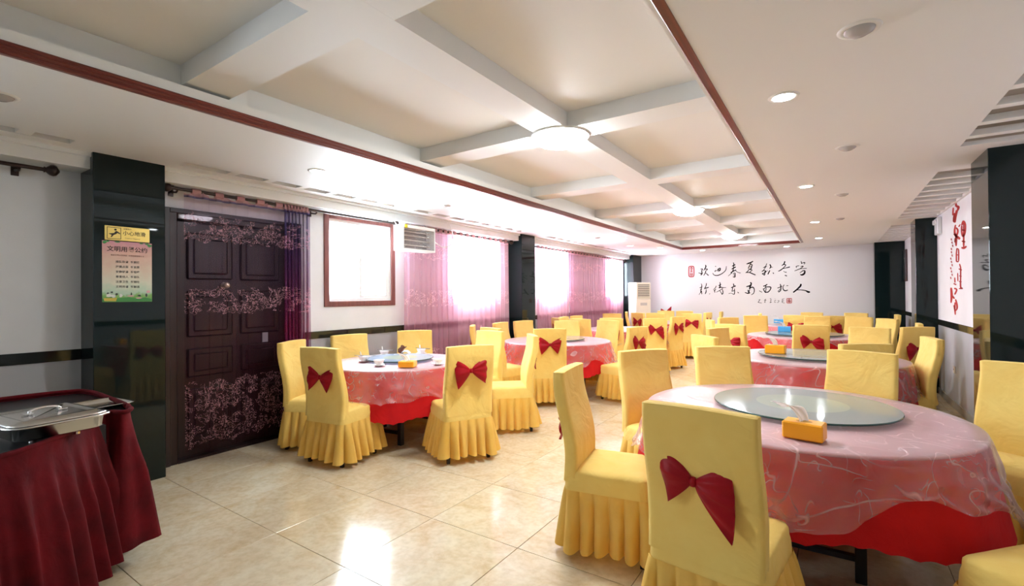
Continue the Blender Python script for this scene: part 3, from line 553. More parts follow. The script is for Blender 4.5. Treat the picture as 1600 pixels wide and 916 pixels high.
G4 = [
 [[(360,195,14),(400,188,13),(464,150,14)],[(432,180,10),(402,262,10)],[(352,266,11),(402,260,9)],[(258,310,8),(332,352,8)],[(400,232,10),(470,215,12),(548,225,15),(532,290,13),(480,350,14)],[(362,272,10),(410,352,15)],[(398,352,14),(492,345,15)],[(440,240,9),(418,332,10)]],
 [[(782,140,9),(800,200,14),(796,300,12),(738,346,14)],[(712,246,10),(800,215,10),(832,194,9)],[(720,332,7),(792,262,8)],[(886,160,10),(852,222,10),(870,290,13),(912,312,14),(978,294,11)],[(938,186,9),(990,184,7)]],
 [[(1300,138,20),(1292,190,24),(1200,282,20),(1108,356,18)],[(1190,292,12),(1300,290,10),(1420,310,14),(1480,340,26),(1534,344,16)]]]
for g in G1: glyph(ca, 1070, 400, 14.545, g, CALL, wmul=1.15)
for g in G2: glyph(ca, 1165, 400, 14.545, g, CALL, wmul=1.15)
for g in G3: glyph(ca, 1080, 435, 16, g, CALL, wmul=1.1)
for g in G4: glyph(ca, 1170, 435, 16, g, CALL, wmul=1.1)
SG = [[[(280,525,7),(250,580,7),(235,600,8),(330,620,5)],[(240,545,5),(290,535,5)]], [[(390,540,5),(430,520,5)],[(380,562,5),(440,545,5)],[(412,530,5),(400,600,8)],[(382,605,6),(418,602,6)]],
 [[(525,510,6),(562,502,5)],[(540,542,5),(572,535,5)],[(552,520,5),(545,590,7),(525,620,4)],[(525,602,7),(572,602,7)]], [[(640,552,5),(682,550,5)],[(652,510,5),(664,516,5)],[(662,560,5),(640,600,5),(682,602,5)],[(720,562,6),(757,560,6),(732,605,6),(705,602,5)]],
 [[(820,530,5),(890,505,5)],[(850,510,5),(842,600,7)],[(810,572,5),(882,560,5)],[(818,600,6),(902,622,5)]]]
for g in SG: glyph(ca, 1170, 435, 16, g, CALL, name='signature_character')
sq = [[(950,505,9),(1072,503,9)],[(950,620,9),(1072,618,9)],[(952,503,9),(952,620,9)],[(1070,503,9),(1070,620,9)],[(975,530,8),(1045,528,8)],[(1010,515,9),(1012,610,9)],[(970,565,8),(1050,563,8)],[(985,540,7),(980,605,8)],[(1040,545,7),(1042,605,8)],[(975,590,7),(1050,588,7)]]
glyph(ca, 1170, 435, 16, sq, SEAL, name='seal')
ov = [[(110,240,12),(180,238,12),(205,270,12),(205,440,12),(180,472,12),(115,472,12),(92,440,12),(92,270,12),(110,240,12)],[(120,290,9),(150,260,9),(182,295,9)],[(115,320,8),(185,318,8)],[(150,262,8),(150,350,8)],[(118,360,10),(182,358,10)],[(130,380,9),(128,455,9)],[(168,380,9),(170,455,9)],[(115,415,8),(185,412,8)],[(120,450,9),(180,448,9)]]
glyph(ca, 1070, 400, 14.545, ov, SEAL, name='seal')
wc = thing('wall_script', 'column of red brushed characters on the white right wall between the black pillars', 'lettering')
K = dict(plane='x', val=XR-.002, n=(-1, 0, 0))
GR = [[[(78,55,5),(84,85,7),(88,105,9)],[(86,104,7),(102,108,10),(96,135,6)],[(66,112,5),(64,140,6),(62,168,5)],[(92,130,9),(82,175,9),(74,220,10)],[(76,150,6),(70,185,7),(68,215,6)]],
 [[(82,235,5),(76,270,7),(78,300,8),(92,305,7),(98,275,7),(86,255,6)],[(70,300,6),(90,318,10),(114,338,9)],[(88,310,9),(86,350,9),(86,388,5)],[(116,232,4),(104,250,5)],[(80,330,6),(78,362,6)]],
 [[(126,240,6),(138,210,7),(152,235,6),(150,290,6),(136,318,7),(126,290,6),(126,240,6)],[(140,215,5),(140,400,7)],[(124,272,5),(152,275,5)],[(126,352,5),(152,358,5)],[(124,398,6),(142,402,8),(160,388,6)]],
 [[(92,402,4),(88,440,5),(88,500,5)],[(88,410,4),(103,415,5),(104,498,5)],[(90,450,4),(104,452,4)],[(88,498,5),(104,500,5)]],
 [[(110,515,4),(118,545,5),(118,600,5),(118,680,6),(132,690,6),(106,692,4)],[(104,550,4),(128,560,5)],[(97,580,4),(99,640,4)],[(108,600,4),(126,605,4)],[(106,640,4),(126,645,4)]],
 [[(76,612,4),(78,650,5)],[(68,655,5),(88,665,5)],[(72,690,6),(90,700,6),(76,735,6)],[(50,685,7),(54,740,9),(50,795,5)],[(60,745,6),(74,765,6)]],
 [[(82,768,5),(92,810,7),(92,835,6),(82,850,5)],[(78,790,5),(78,840,5)],[(70,810,5),(78,850,6),(80,880,4)]]]
for g in GR: glyph(wc, 1475, 300, 4.58, g, REDINK, wmul=1.05, **K)
for k in range(13):
    y = 335+k*23; x = 48+(k % 3)*5+(4 if k < 4 else 0)
    glyph(wc, 1475, 300, 4.58, [[(x-5, y, 2.6), (x+5, y+3, 2.6)], [(x, y-3, 2.4), (x-1, y+10, 2.4)], [(x-4, y+8, 2.4), (x+6, y+12, 2.4)]], REDINK, name='small_character', **K)
# ------------------------------------------------------------------ things on the right wall
t = thing('framed_hanging', 'narrow dark framed hanging high on the right wall by the far pillar', 'wall hanging', (XR, 12.38, 1.98))
bx('frame', mat('frame_dark', (.05, .02, .02), .35), t, -.03, -.001, -.17, .17, -.32, .32, bev=.006); bx('picture', mat('picture_dark', (.05, .045, .045), .3), t, -.034, -.029, -.13, .13, -.28, .28); bx('brass_plate', mat('pale_metal', (.6, .58, .5), .3), t, -.036, -.033, -.05, .05, .13, .16, label='small pale plate')
t = thing('emergency_light', 'small pale boxed emergency light high on the right wall above the black dado', 'light', (XR, 8.72, 2.36))
bx('lamp_body', mat('frosted_body', (.70, .72, .74), .25), t, -.05, -.001, -.11, .11, -.13, .10, bev=.008)
for s in (-.05, .05):
    q = MB(); q.lathe([(.0001, -.0), (.030, .004), (.034, .02), (.030, .03)], 16); e = put('lamp_head', q, mat('lens_pale', (.8, .82, .85), .1), t); e.rotation_euler = (0, R(-90), 0); e.location = (-.045, s, .04)
P_ = onx(1492, 578, XR); t = thing('wall_socket', 'small cream wall socket low on the grey right wall', 'socket', (XR, P_.y, P_.z)); bx('socket_plate', mat('cream_plastic', (.75, .70, .58), .4), t, -.012, -.001, -.043, .043, -.043, .043, bev=.003)
bx('slot', INK, t, -.0135, -.0115, -.012, -.006, -.004, .012); bx('slot', INK, t, -.0135, -.0115, .006, .012, -.004, .012)
# ------------------------------------------------------------------ curtain rods and curtains
ROD = mat('dark_bronze_rod', (.035, .018, .014), .3, metal=.3)
XC = -4.585
def rod(label, y0, y1, z, ends=(1, 1), brk=()):
    t = thing('curtain_rod', label, 'curtain rod', (XC, y0, z), group='dark curtain rods')
    q = MB(); q.tube([(0, 0, 0), (0, y1-y0, 0)], .014, 14); put('pole', q, ROD, t)
    for e, yy, sg_ in ((ends[0], 0, -1), (ends[1], y1-y0, 1)):
        if e:
            q = MB(); q.lathe([(.015, -.012), (.022, -.008), (.016, 0), (.024, .008), (.036, .022), (.040, .038), (.034, .055), (.018, .066), (.010, .072), (.0001, .075)], 20); f = put('finial', q, ROD, t, label='turned ball finial'); f.location = (0, yy, 0); f.rotation_euler = (R(-90*sg_), 0, 0)
    for yy in brk:
        q = MB(); q.tube([(XL-XC, 0, -.01), (-.02, 0, -.03), (0, 0, -.018)], .008, 8); q.bbox(XL-XC, XL-XC+.008, -.02, .02, -.05, .03, b=.002); k = put('bracket', q, ROD, t); k.location = (0, yy-y0, 0)
    return t
rod('dark curtain rod over the bare wall at the left picture edge', -1.6, .93, 2.345, (1, 1), (-1.2, .80))
rod('dark curtain rod carrying the purple sheer over the door', 1.70, 4.13, 2.36, (1, 1), (1.74, 3.05))
rod('dark curtain rod behind the wall heater', 4.30, 6.74, 2.355, (0, 1), (4.36, 6.6))
rod('dark curtain rod between the second and third pillar', 7.46, 12.16, 2.345, (1, 1), (7.52, 9.6, 12.1))
def curtain(label, y0, y1, m, pleat, amp, tabs, z0=.07, seed=1, gather=0, scal=.06, xo=0):
    t = thing('curtain', label, 'curtain', (XC+xo, y0, 0), group='sheer embroidered curtains')
    n = max(40, int((y1-y0)/pleat*14)); rr = random.Random(seed); ph = [rr.uniform(0, 6.28) for _ in range(6)]; L = y1-y0
    def fn(u, v):
        y = u*L; w = 2*pi*y/pleat
        a = amp*(.55+.45*(1-v))*(1+.35*sin(y*3.1+ph[0]))
        x = a*sin(w+.7*sin(y*5+ph[1])+.35*sin(v*3+ph[2]))+.006*sin(y*23+ph[3])
        z = z0+scal*(.5+.5*sin(2*pi*y/.19+ph[4]))*.6+(2.325-z0-.0)*v if v > 0 else z0+scal*abs(sin(pi*y/.24+ph[4]))
        return (x, y+.012*sin(w*2+ph[5])*(1-v*.5), z)
    q = MB(); q.grid(fn, n, 26); put('cloth', q, m, t)
    k = 0; step = L/tabs
    for i in range(tabs):
        c = (i+.5)*step; q = MB(); hw = min(.035, step*.32)
        q.grid(lambda u, v: ((-.020+.0)*cos(2*pi*v) - xo, c+(u-.5)*2*hw, 2.36+.026*sin(2*pi*v)-.004), 3, 13); put('tab_loop', q, TABM, t)
    return t
TABM = fabric('pink_tab_cloth', (.60, .33, .32), (.50, .26, .27), .3, .8, bstr=.1)
curtain('wide spread purple sheer with pink embroidery over the dark door', 1.79, 2.72, SHEER1, .115, .016, 5, seed=3)
curtain('gathered dark purple curtain end between the door and the uncovered window', 2.67, 2.95, SHEER1B, .040, .030, 8, seed=4, xo=.012)
curtain('pink sheer curtain hanging under the wall heater', 4.31, 5.34, SHEER2, .11, .026, 10, seed=5)
curtain('thin pink sheer across the bright window left of the second pillar', 5.36, 6.66, SHEER3, .14, .022, 9, seed=6)
curtain('thin pink sheer across the window right of the second pillar', 7.60, 8.95, SHEER3, .14, .022, 9, seed=7)
curtain('dense mauve curtain in the middle of the far curtain rod', 8.93, 11.25, SHEER2, .12, .028, 16, seed=8, xo=.01)
curtain('thin pink sheer nearest the floor standing air conditioner', 11.27, 12.02, SHEER3, .12, .022, 6, seed=9)
# ------------------------------------------------------------------ wall heater
ht = thing('wall_heater', 'white electric bar heater with yellow sticker hung at the top of the wall', 'heater', (-4.36, 4.02, 2.0), R(0))
HB = mat('heater_white', (.82, .83, .82), .35)
hx = thing  # noqa
q = MB(); q.bbox(-.11, .06, 0, .02, 0, .315, b=.004); q.bbox(-.11, .06, .545, .565, 0, .315, b=.004); q.bbox(-.11, .06, .02, .545, .275, .315, b=.004); q.bbox(-.11, .06, .02, .545, 0, .025, b=.004); q.bbox(-.11, -.09, .02, .545, .025, .275, b=.002); put('housing', q, HB, ht)
bx('reflector', mat('heater_reflector', (.22, .20, .19), .4, metal=.5), ht, -.089, -.080, .021, .544, .026, .274)
for z in (.075, .135, .195, .245):
    q = MB(); q.tube([(-.02, .03, z), (-.02, .535, z)], .009, 10); put('heating_bar', q, mat('heater_tube', (.55, .50, .44), .35), ht)
for k in range(15):
    q = MB(); z = .038+k*.0165; q.tube([(.052, .02, z), (.052, .545, z)], .0018, 6); put('guard_wire', q, CHROME, ht)
q = MB(); q.lathe([(.0001, .001), (.026, .001), (.026, 0)], 20); s = put('sticker', q, mat('yellow_sticker', (.85, .80, .05), .5), ht, label='round yellow sticker'); s.rotation_euler = (0, R(90), 0); s.location = (.0605, .05, .292)
for y_ in (.01, .53): q = MB(); q.tube([(-.06, y_, .31), (-.08, y_-.02, .36), (-.20, y_-.01, .375), (-.355, y_, .375)], .007, 8); put('bracket', q, STEEL, ht)
q = MB(); P0 = Vector((-.02, .565, .20)); pts = [P0, P0+Vector((0, .10, -.06)), P0+Vector((0, .24, -.10)), P0+Vector((0, .38, -.06)), P0+Vector((0, .44, .06)), P0+Vector((-.03, .43, .20)), P0+Vector((-.06, .40, .29))]
def smooth(pts, n=6):
    out = []
    for i in range(len(pts)-1):
        a = pts[max(i-1, 0)]; c = pts[i]; d = pts[i+1]; e = pts[min(i+2, len(pts)-1)]
        for k in range(n): t_ = k/n; out.append(.5*((2*c)+(-a+d)*t_+(2*a-5*c+4*d-e)*t_*t_+(-a+3*c-3*d+e)*t_**3))
    return out+[pts[-1]]
q.tube(smooth(pts), .006, 8); put('power_cord', q, HB, ht, label='white looping cord')
# ------------------------------------------------------------------ air conditioner
ac = thing('air_conditioner', 'tall cream floor standing air conditioner in the far left corner', 'air conditioner', (-4.13, 11.97, 0), R(55))
ACF = mat('ac_cream', (.72, .68, .55), .4); ACS = mat('ac_white', (.80, .80, .76), .4)
bx('cabinet', ACS, ac, -.22, .22, -.17, .17, 0, 1.745, bev=.015); bx('front_panel', ACF, ac, -.215, .215, -.185, -.168, .02, 1.32, bev=.006); bx('head_panel', ACF, ac, -.215, .215, -.185, -.168, 1.33, 1.74, bev=.006)
bx('outlet', mat('ac_dark', (.10, .10, .08), .6), ac, -.175, .175, -.1865, -.184, 1.37, 1.69)
for k in range(7): bx('louvre', ACF, ac, -.18, .18, -.200, -.184, 1.375+k*.045, 1.397+k*.045, bev=.002)
bx('display', mat('ac_display', (.45, .45, .42), .3), ac, -.10, .10, -.189, -.184, 1.16, 1.23, bev=.003)
# ------------------------------------------------------------------ chairs
def rrect(hw, y0, y1, r, n):
    """n points around a rounded rectangle, evenly by arc length; returns (x, y, nx, ny)"""
    w, h = 2*hw-2*r, (y1-y0)-2*r; L = 2*(w+h)+2*pi*r; out = []
    for k in range(n):
        s = L*k/n
        for (seg, kind) in ((w, 0), (pi*r/2, 1), (h, 2), (pi*r/2, 3), (w, 4), (pi*r/2, 5), (h, 6), (pi*r/2, 7)):
            if s <= seg: break
            s -= seg
        if kind == 0: out.append((-hw+r+s, y0, 0, -1))
        elif kind == 2: out.append((hw, y0+r+s, 1, 0))
        elif kind == 4: out.append((hw-r-s, y1, 0, 1))
        elif kind == 6: out.append((-hw, y1-r-s, -1, 0))
        else:
            cx, cy, a0 = {1: (hw-r, y0+r, -pi/2), 3: (hw-r, y1-r, 0), 5: (-hw+r, y1-r, pi/2), 7: (-hw+r, y0+r, pi)}[kind]
            a = a0+s/r; out.append((cx+r*cos(a), cy+r*sin(a), cos(a), sin(a)))
    return out
def backy(z): s = (z-.44)/.56; return -.185-.055*s+.016*sin(2*pi*s*.9)
def wrk(rr):
    w = [(rr.uniform(6, 26), rr.uniform(-14, 22), rr.uniform(0, 6.28), rr.uniform(.4, 1)) for _ in range(6)]
    return lambda x, z: sum(a*abs(sin((fx*x+fz*z)*.5+p)) for fx, fz, p, a in w)/6
def chair_meshes(seed):
    rr = random.Random(seed); W_ = wrk(rr); hw = .212; H = 1.0
    # back cover
    b = MB(); N = 64; rows = 26; ring = rrect(hw, -.030, .030, .012, N); top = []
    for j in range(rows):
        v = j/(rows-1); z = .405+(H-.405)*v; yc = backy(z)
        for (x, y, nx, ny) in ring:
            d = .011*(W_(x, z)-.35)*(1 if abs(ny) > .5 else .3)*(1-.3*v)
            pf = .003 if (abs(nx) > .2 and abs(ny) > .2) else 0
            wz = 1+.015*sin(v*5)*(1 if nx else 0)
            top.append(((x+nx*(pf+.004*W_(z*2, y)))*wz, yc+y*(1.25-.25*v)+ny*(d+pf), z+(.004*cos(x*9) if j == rows-1 else 0)))
    fs = [(j*N+k, j*N+(k+1) % N, (j+1)*N+(k+1) % N, (j+1)*N+k) for j in range(rows-1) for k in range(N)]
    b.add(top, fs, 0, True)
    base = (rows-1)*N; cap = [(p[0]*.97, backy(H)+(p[1]-backy(H))*.55, p[2]+.004) for p in top[base:]]
    b.add(top[base:]+cap, [(k, (k+1) % N, N+(k+1) % N, N+k) for k in range(N)], 0, True)
    b.add(cap, [tuple(range(N))], 0, True)
    back = b.mesh('back_cover', YEL)
    # seat cover with the plain band round it
    b = MB(); N = 72; ring = rrect(.215, -.215, .235, .045, N); vs = []
    prof = [(.355, .008), (.37, .008), (.405, .006), (.425, .0), (.452, -.002), (.466, -.014), (.474, -.045), (.478, -.10), (.480, -.16)]
    for (z, off) in prof:
        for (x, y, nx, ny) in ring:
            o_ = max(off, -.014)+.004*W_(x*2+y, z*3); sc = 1+min(0, off+.014)/.215; X_, Y_ = (x+nx*o_)*sc, (y+ny*o_-.01)*sc+.01
            vs.append((X_, Y_, z+(.006*(W_(X_, Y_)-.4) if z > .46 else 0)))
    b.add(vs, [(j*N+k, j*N+(k+1) % N, (j+1)*N+(k+1) % N, (j+1)*N+k) for j in range(len(prof)-1) for k in range(N)], 0, True)
    last = vs[-N:]; b.add(last+[(0, .01, .480)], [(k, (k+1) % N, N) for k in range(N)], 0, True)
    seat = b.mesh('seat_cover', YEL)
    # pleated skirt
    b = MB(); N = 400; ring = rrect(.223, -.223, .243, .045, N); vs = []; rows = 11; P = 22; jit = [rr.uniform(.65, 1.3) for _ in range(P)]; jp = [rr.uniform(-.13, .13) for _ in range(P)]
    for j in range(rows):
        t = j/(rows-1); z = .362-(.362-.052)*t
        for k, (x, y, nx, ny) in enumerate(ring):
            u = k/N*P; i = int(u) % P; fr = (u % 1)+jp[i]*sin(pi*(u % 1))
            s = abs(2*(fr % 1)-1); fold = (1-s**2.6)
            a = jit[i]*(1-s)+.5*(jit[i]+jit[(i+(1 if fr > .5 else -1)) % P])*s
            off = .004+t*.012+.066*(t**.8)*fold*a-.016*t**.5*(1-fold)
            zz = z+.010*t*sin(k*.05)+.006*t*jit[i]
            vs.append((x+nx*off, y+ny*off, zz))
    b.add(vs, [(j*N+k, (j+1)*N+k, (j+1)*N+(k+1) % N, j*N+(k+1) % N) for j in range(rows-1) for k in range(N)], 0, True)
    skirt = b.mesh('skirt', YEL2)
    return back, seat, skirt
CM = [chair_meshes(s) for s in (11, 23, 37, 58)]
lm = MB()
lm.add([(-.013, -.013, 0), (.013, -.013, 0), (.013, .013, 0), (-.013, .013, 0), (-.017, -.017, .36), (.017, -.017, .36), (.017, .017, .36), (-.017, .017, .36)], [(0, 3, 2, 1), (4, 5, 6, 7), (0, 1, 5, 4), (1, 2, 6, 5), (2, 3, 7, 6), (3, 0, 4, 7)])
leg_me = lm.mesh('leg', BLACKM)
def bow_meshes(seed, skew=0, ex_=None):
    rr = random.Random(seed); out = []
    for side in (-1, 1):
        b = MB(); nu, nv = 16, 17; tx, tz = .142+rr.uniform(-.01, .012), .118+rr.uniform(-.015, .02)+skew*side*-.02; bx_, bz = .100+rr.uniform(-.01, .03), -.128+rr.uniform(-.02, .015)+skew*side*-.03
        if ex_: tx, tz, bx_, bz = ex_[0 if side < 0 else 1]
        def fn(u, v, front=1):
            h = v*2-1; w = (1+h)/2
            ex = bx_+(tx-bx_)*w+.012*(1-h*h); ez = bz+(tz-bz)*w
            uu = u**.92; x = side*(.006+ex*uu); z = ez*(.07+.93*uu**.80)*(1 if h*ez > 0 else 1)
            ed = (1-abs(h)**4)*(sin(pi*min(u*1.02, 1))**.6 if u < 1 else 0)
            y = -(.014+.020*ed*front+.0075*sin(h*(9+3*side)+seed)*u**.7*front+.004*sin(h*19+seed)*u*(1-u*.5)*front) if front > 0 else -(.006+.002*u)
            return (x, y, z)
        b.grid(lambda u, v: fn(u, v, 1), nu, nv); b.grid(lambda u, v: fn(u, v, 0), nu, nv)
        # close the open outer edge and the long edges
        for (f1, n) in ((lambda s: (1, s), nv), (lambda s: (s, 0), nu), (lambda s: (s, 1), nu)):
            b.grid(lambda u, v: tuple(a*(1-v)+c*v for a, c in zip(fn(*f1(u), 1), fn(*f1(u), 0))), n, 2)
        out.append(b.mesh('bow_wing', BOWM))
    k = MB(); k.lathe([(.0001, -.020), (.010, -.017), (.015, 0), (.010, .017), (.0001, .020)], 12); kn = k.mesh('knot', BOWM)
    return out[0], out[1], kn
BW = [bow_meshes(3), bow_meshes(8, 0, ((.132, .145, .085, -.095), (.125, .085, .138, -.185))), bow_meshes(14, .3), bow_meshes(21, -.5)]
HB_ = {}
def chair(px, py, face, label, group, bow=1, seed=None, bowz=.735, boff=0, brot=0):
    """(px, py) is the middle of the back's top edge, face the heading in degrees"""
    s = len(HB_) if seed is None else seed; HB_[len(HB_)] = 1
    a = R(face); loc = (px+.24*cos(a), py+.24*sin(a), 0)
    t = thing('dining_chair', label, 'chair', loc, a-pi/2, group)
    back, seat, skirt = CM[s % len(CM)]
    link('back_cover', back, t); link('seat_cover', seat, t); link('skirt', skirt, t)
    for (x, y) in ((-.185, -.195), (.185, -.195), (-.185, .20), (.185, .20)): link('leg', leg_me, t, (x, y, 0))
    if bow:
        w1, w2, kn = BW[s % len(BW)]
        bo = link('bow', kn, t, label='dark red satin bow'); bo.location = (boff, backy(bowz)-.046, bowz); bo.rotation_euler = (R(-5), R(brot), 0)
        for w_ in (w1, w2): o = link('bow_wing', w_, bo); o.location = (0, .014, 0)
    return t
def atX(x, X):   # depth of the point at X that the photograph shows in column x
    return onx(x, 458, X).y
def atx(x, Y, z=1.0):     # X of the point at depth Y that the photograph shows in column x
    return ony(x, 458, Y).x
TB = dict(near_right=(-.20, 3.20, .80), near_left=(-3.79, 3.45, .67), mid_left=(-3.46, 6.32, .78), mid_right=(-.18, 5.97, .80), third_right=(-.40, 9.02, .80), third_left=(-3.45, 9.10, .76), far_right=(-.45, 11.72, .78), far_left=(-3.28, 11.90, .75))
g1, g2, g3, g4, g5, g6, g7, g8 = ('yellow chairs around the nearest table at right', 'yellow chairs around the table with bowls at left', 'yellow chairs around the second table at left', 'yellow chairs around the second table at right', 'yellow chairs around the third table at right', 'yellow chairs around the third table at left', 'yellow chairs around the farthest table at right', 'yellow chairs around the farthest table at left')
chair(-.425, 1.88, 83, 'nearest yellow covered chair seen from behind with a large dark red bow', g1, seed=1, bowz=.722, boff=-.018)
chair(-1.30, 2.545, 10, 'yellow covered chair in side view left of the nearest chair, facing the nearest table', g1, seed=2)
chair(-1.215, 3.61, -36, 'yellow covered chair whose pleated front faces the left corner of the nearest table', g1, bow=0, seed=3)
chair(-.745, 4.157, -60, 'yellow covered chair behind the nearest table, left of the orange box', g1, seed=0)
chair(.165, 4.29, -108, 'yellow covered chair behind the nearest table, right above the glass turntable', g1, seed=1)
chair(.95, 4.02, -122, 'yellow covered chair at the right picture edge before the black pillar', g1, seed=2)
chair(.86, 2.20, 138, 'yellow covered chair whose seat corner shows at the bottom right picture corner', g1, seed=3)
chair(-4.40, 2.66, 28, 'yellow covered chair beside the purple curtain, leftmost at the table with bowls', g2, seed=2)
chair(-3.60, 2.43, 99, 'yellow covered chair, red bow turned to us, at left of the table with bowls', g2, seed=0, bowz=.755, brot=4)
chair(-4.56, atX(546, -4.56), -10, 'yellow covered chair against the wall below the uncovered window', g2, bow=0, seed=3)
chair(-4.36, 4.26, -42, 'yellow covered chair against the wall below the heater', g2, bow=0, seed=1)
chair(-2.60, 3.19, 150, 'yellow covered chair with shiny red bow at the right of the table with bowls', g2, seed=3, bowz=.79)
chair(-3.48, 4.66, -95, 'yellow covered chair behind the table with bowls, wrinkled front towards us', g2, seed=0)
chair(-2.74, 4.43, 222, 'yellow covered chair in side view right of the table with bowls, seat towards it', g2, seed=1)
chair(atx(739, 5.45), 5.45, 35, 'thin edge-on yellow chair back before the second window at left', g3, seed=3)
chair(-3.80, 5.12, 74, 'yellow chair back hidden behind the wrinkled chair of the table with bowls', g3, seed=2)
chair(-4.42, 6.22, 5, 'left one of two yellow chairs side by side before the second pillar', g3, bow=0, seed=1)
chair(-4.38, 6.83, -14, 'right one of two yellow chairs side by side before the second pillar', g3, bow=0, seed=2)
chair(-3.02, 5.33, 125, 'yellow covered chair with wide red bow in front of the second table at left', g3, seed=0, bowz=.80)
chair(atx(885, 7.12), 7.12, -66, 'yellow covered chair back rising behind the second table at left, plain front', g3, bow=0, seed=3)
chair(atx(905, 7.78), 7.78, 94, 'plain yellow chair back just right behind the second table at left', g3, bow=0, seed=1)
chair(-3.17, 7.58, -104, 'full length yellow chair with plain front right of the second table at left', g3, seed=2)
chair(-2.17, 6.18, 165, 'yellow chair with red bow half hidden by the pleated chair of the nearest table', g3, seed=1, bowz=.80)
chair(-1.09, 5.16, 45, 'low looking plain yellow chair back at the front left of the second table at right', g4, bow=0, seed=0)
chair(-1.20, 6.42, -22, 'plain yellow chair back at the left end of the second table at right', g4, bow=0, seed=2)
chair(.22, 4.97, 122, 'yellow chair top edge just behind the right chair of the nearest table', g4, seed=3)
chair(.76, 5.93, 190, 'yellow chair with creased front beside the right wall, under the red wall script', g4, seed=1)
chair(.37, 7.33, -108, 'yellow chair behind the right end of the second table at right', g4, seed=0)
chair(atx(1141, 7.25), 7.25, 72, 'yellow chair with red bow corner, left of the orange box of the second table', g5, seed=2, bowz=.77)
chair(-.25, 7.57, 100, 'yellow chair with centred red bow between the two right hand tables', g5, seed=1, bowz=.78)
chair(.86, 7.70, 128, 'olive shaded yellow chair back close to the right wall dado', g5, seed=3)
chair(.98, 8.62, 178, 'yellow chair squeezed before the second pillar of the right wall', g5, seed=0)
chair(atx(1385, 9.95), 9.95, -145, 'plain yellow chair at the right end of the third table at right', g5, bow=0, seed=2)
chair(.38, 10.50, -112, 'yellow chair behind the third table at right, before the black corner pillar', g5, bow=0, seed=1)
chair(-.24, 10.42, -100, 'plain yellow chair back right of the blue tissue boxes', g5, bow=0, seed=3)
chair(atx(1180, 10.40), 10.40, -78, 'square plain yellow chair back left of the blue tissue boxes', g5, bow=0, seed=0)
chair(atx(1110, 8.45), 8.45, 25, 'pale yellow chair back left of the third table at right, half hidden', g5, seed=1)
chair(atx(1138, 9.35), 9.35, -40, 'yellow chair back at the left end of the third table at right', g5, bow=0, seed=2)
chair(-4.33, atX(870, -4.33), 50, 'yellow chair with a corner of red bow left of the third table at left', g6, seed=0, bowz=.80)
chair(-4.44, atX(881, -4.44), 4, 'left one of two low yellow chair tops against the far curtain', g6, bow=0, seed=1)
chair(-4.44, atX(901, -4.44), -5, 'right one of two low yellow chair tops against the far curtain', g6, bow=0, seed=3)
chair(atx(955, 8.25), 8.25, 98, 'yellow chair top peeping over the full length chair', g6, seed=2)
chair(atx(956, 10.35), 10.35, -70, 'yellow chair top before the end of the far curtain', g6, bow=0, seed=0)
chair(atx(1023, 8.55), 8.55, 125, 'yellow chair with sharply notched red bow right of the third table at left', g6, seed=1, bowz=.80)
chair(atx(1058, 9.35), 9.35, 160, 'narrow angled yellow chair with red bow right of the third table at left', g6, seed=3, bowz=.80)
chair(atx(1080, 10.95), 10.95, 100, 'yellow chair with upright red bow before the farthest table at left', g8, seed=2, bowz=.80)
chair(atx(979, 11.55), 11.55, 20, 'yellow chair edge beside the air conditioner', g8, bow=0, seed=1)
chair(atx(997, 10.98), 10.98, 62, 'yellow chair with a sliver of red bow before the air conditioner', g8, seed=0, bowz=.80)
chair(atx(1024, 11.02), 11.02, 95, 'plain wide yellow chair back right of the air conditioner', g8, bow=0, seed=3)
chair(atx(1040, 12.62), 12.62, -84, 'yellow chair with a red bow hung over its top against the end wall', g8, seed=1, bowz=.98)
chair(atx(1069, 12.62), 12.62, -96, 'yellow chair top against the end wall, left of the signature', g8, bow=0, seed=2)
chair(atx(1105, 11.75), 11.75, 172, 'slim yellow chair with red bow seen edge-on right of the farthest table at left', g8, seed=0, bowz=.80)
chair(atx(1126, 12.45), 12.45, 185, 'thinnest yellow chair back standing alone before the end wall', g8, bow=0, seed=1)
chair(atx(1188, 11.70), 11.70, 8, 'tilted yellow chair top behind the square plain chair back', g7, seed=2)
chair(atx(1243, 10.86), 10.86, 78, 'yellow chair with low red bow right beside the blue tissue boxes', g7, seed=3, bowz=.78)
chair(atx(1300, 10.80), 10.80, 108, 'yellow chair edge with red sliver behind the plain chair right of the blue boxes', g7, seed=1, bowz=.80)
chair(atx(1268, 12.60), 12.60, -92, 'yellow chair top against the end wall under the red square seal', g7, bow=0, seed=0)
chair(atx(1337, 12.60), 12.60, -105, 'yellow chair top against the end wall beside the black corner pillar', g7, bow=0, seed=2)
chair(atx(1404, 11.90)-.03, 11.90, 182, 'yellow chair beside the right wall below the narrow framed hanging', g7, seed=3)
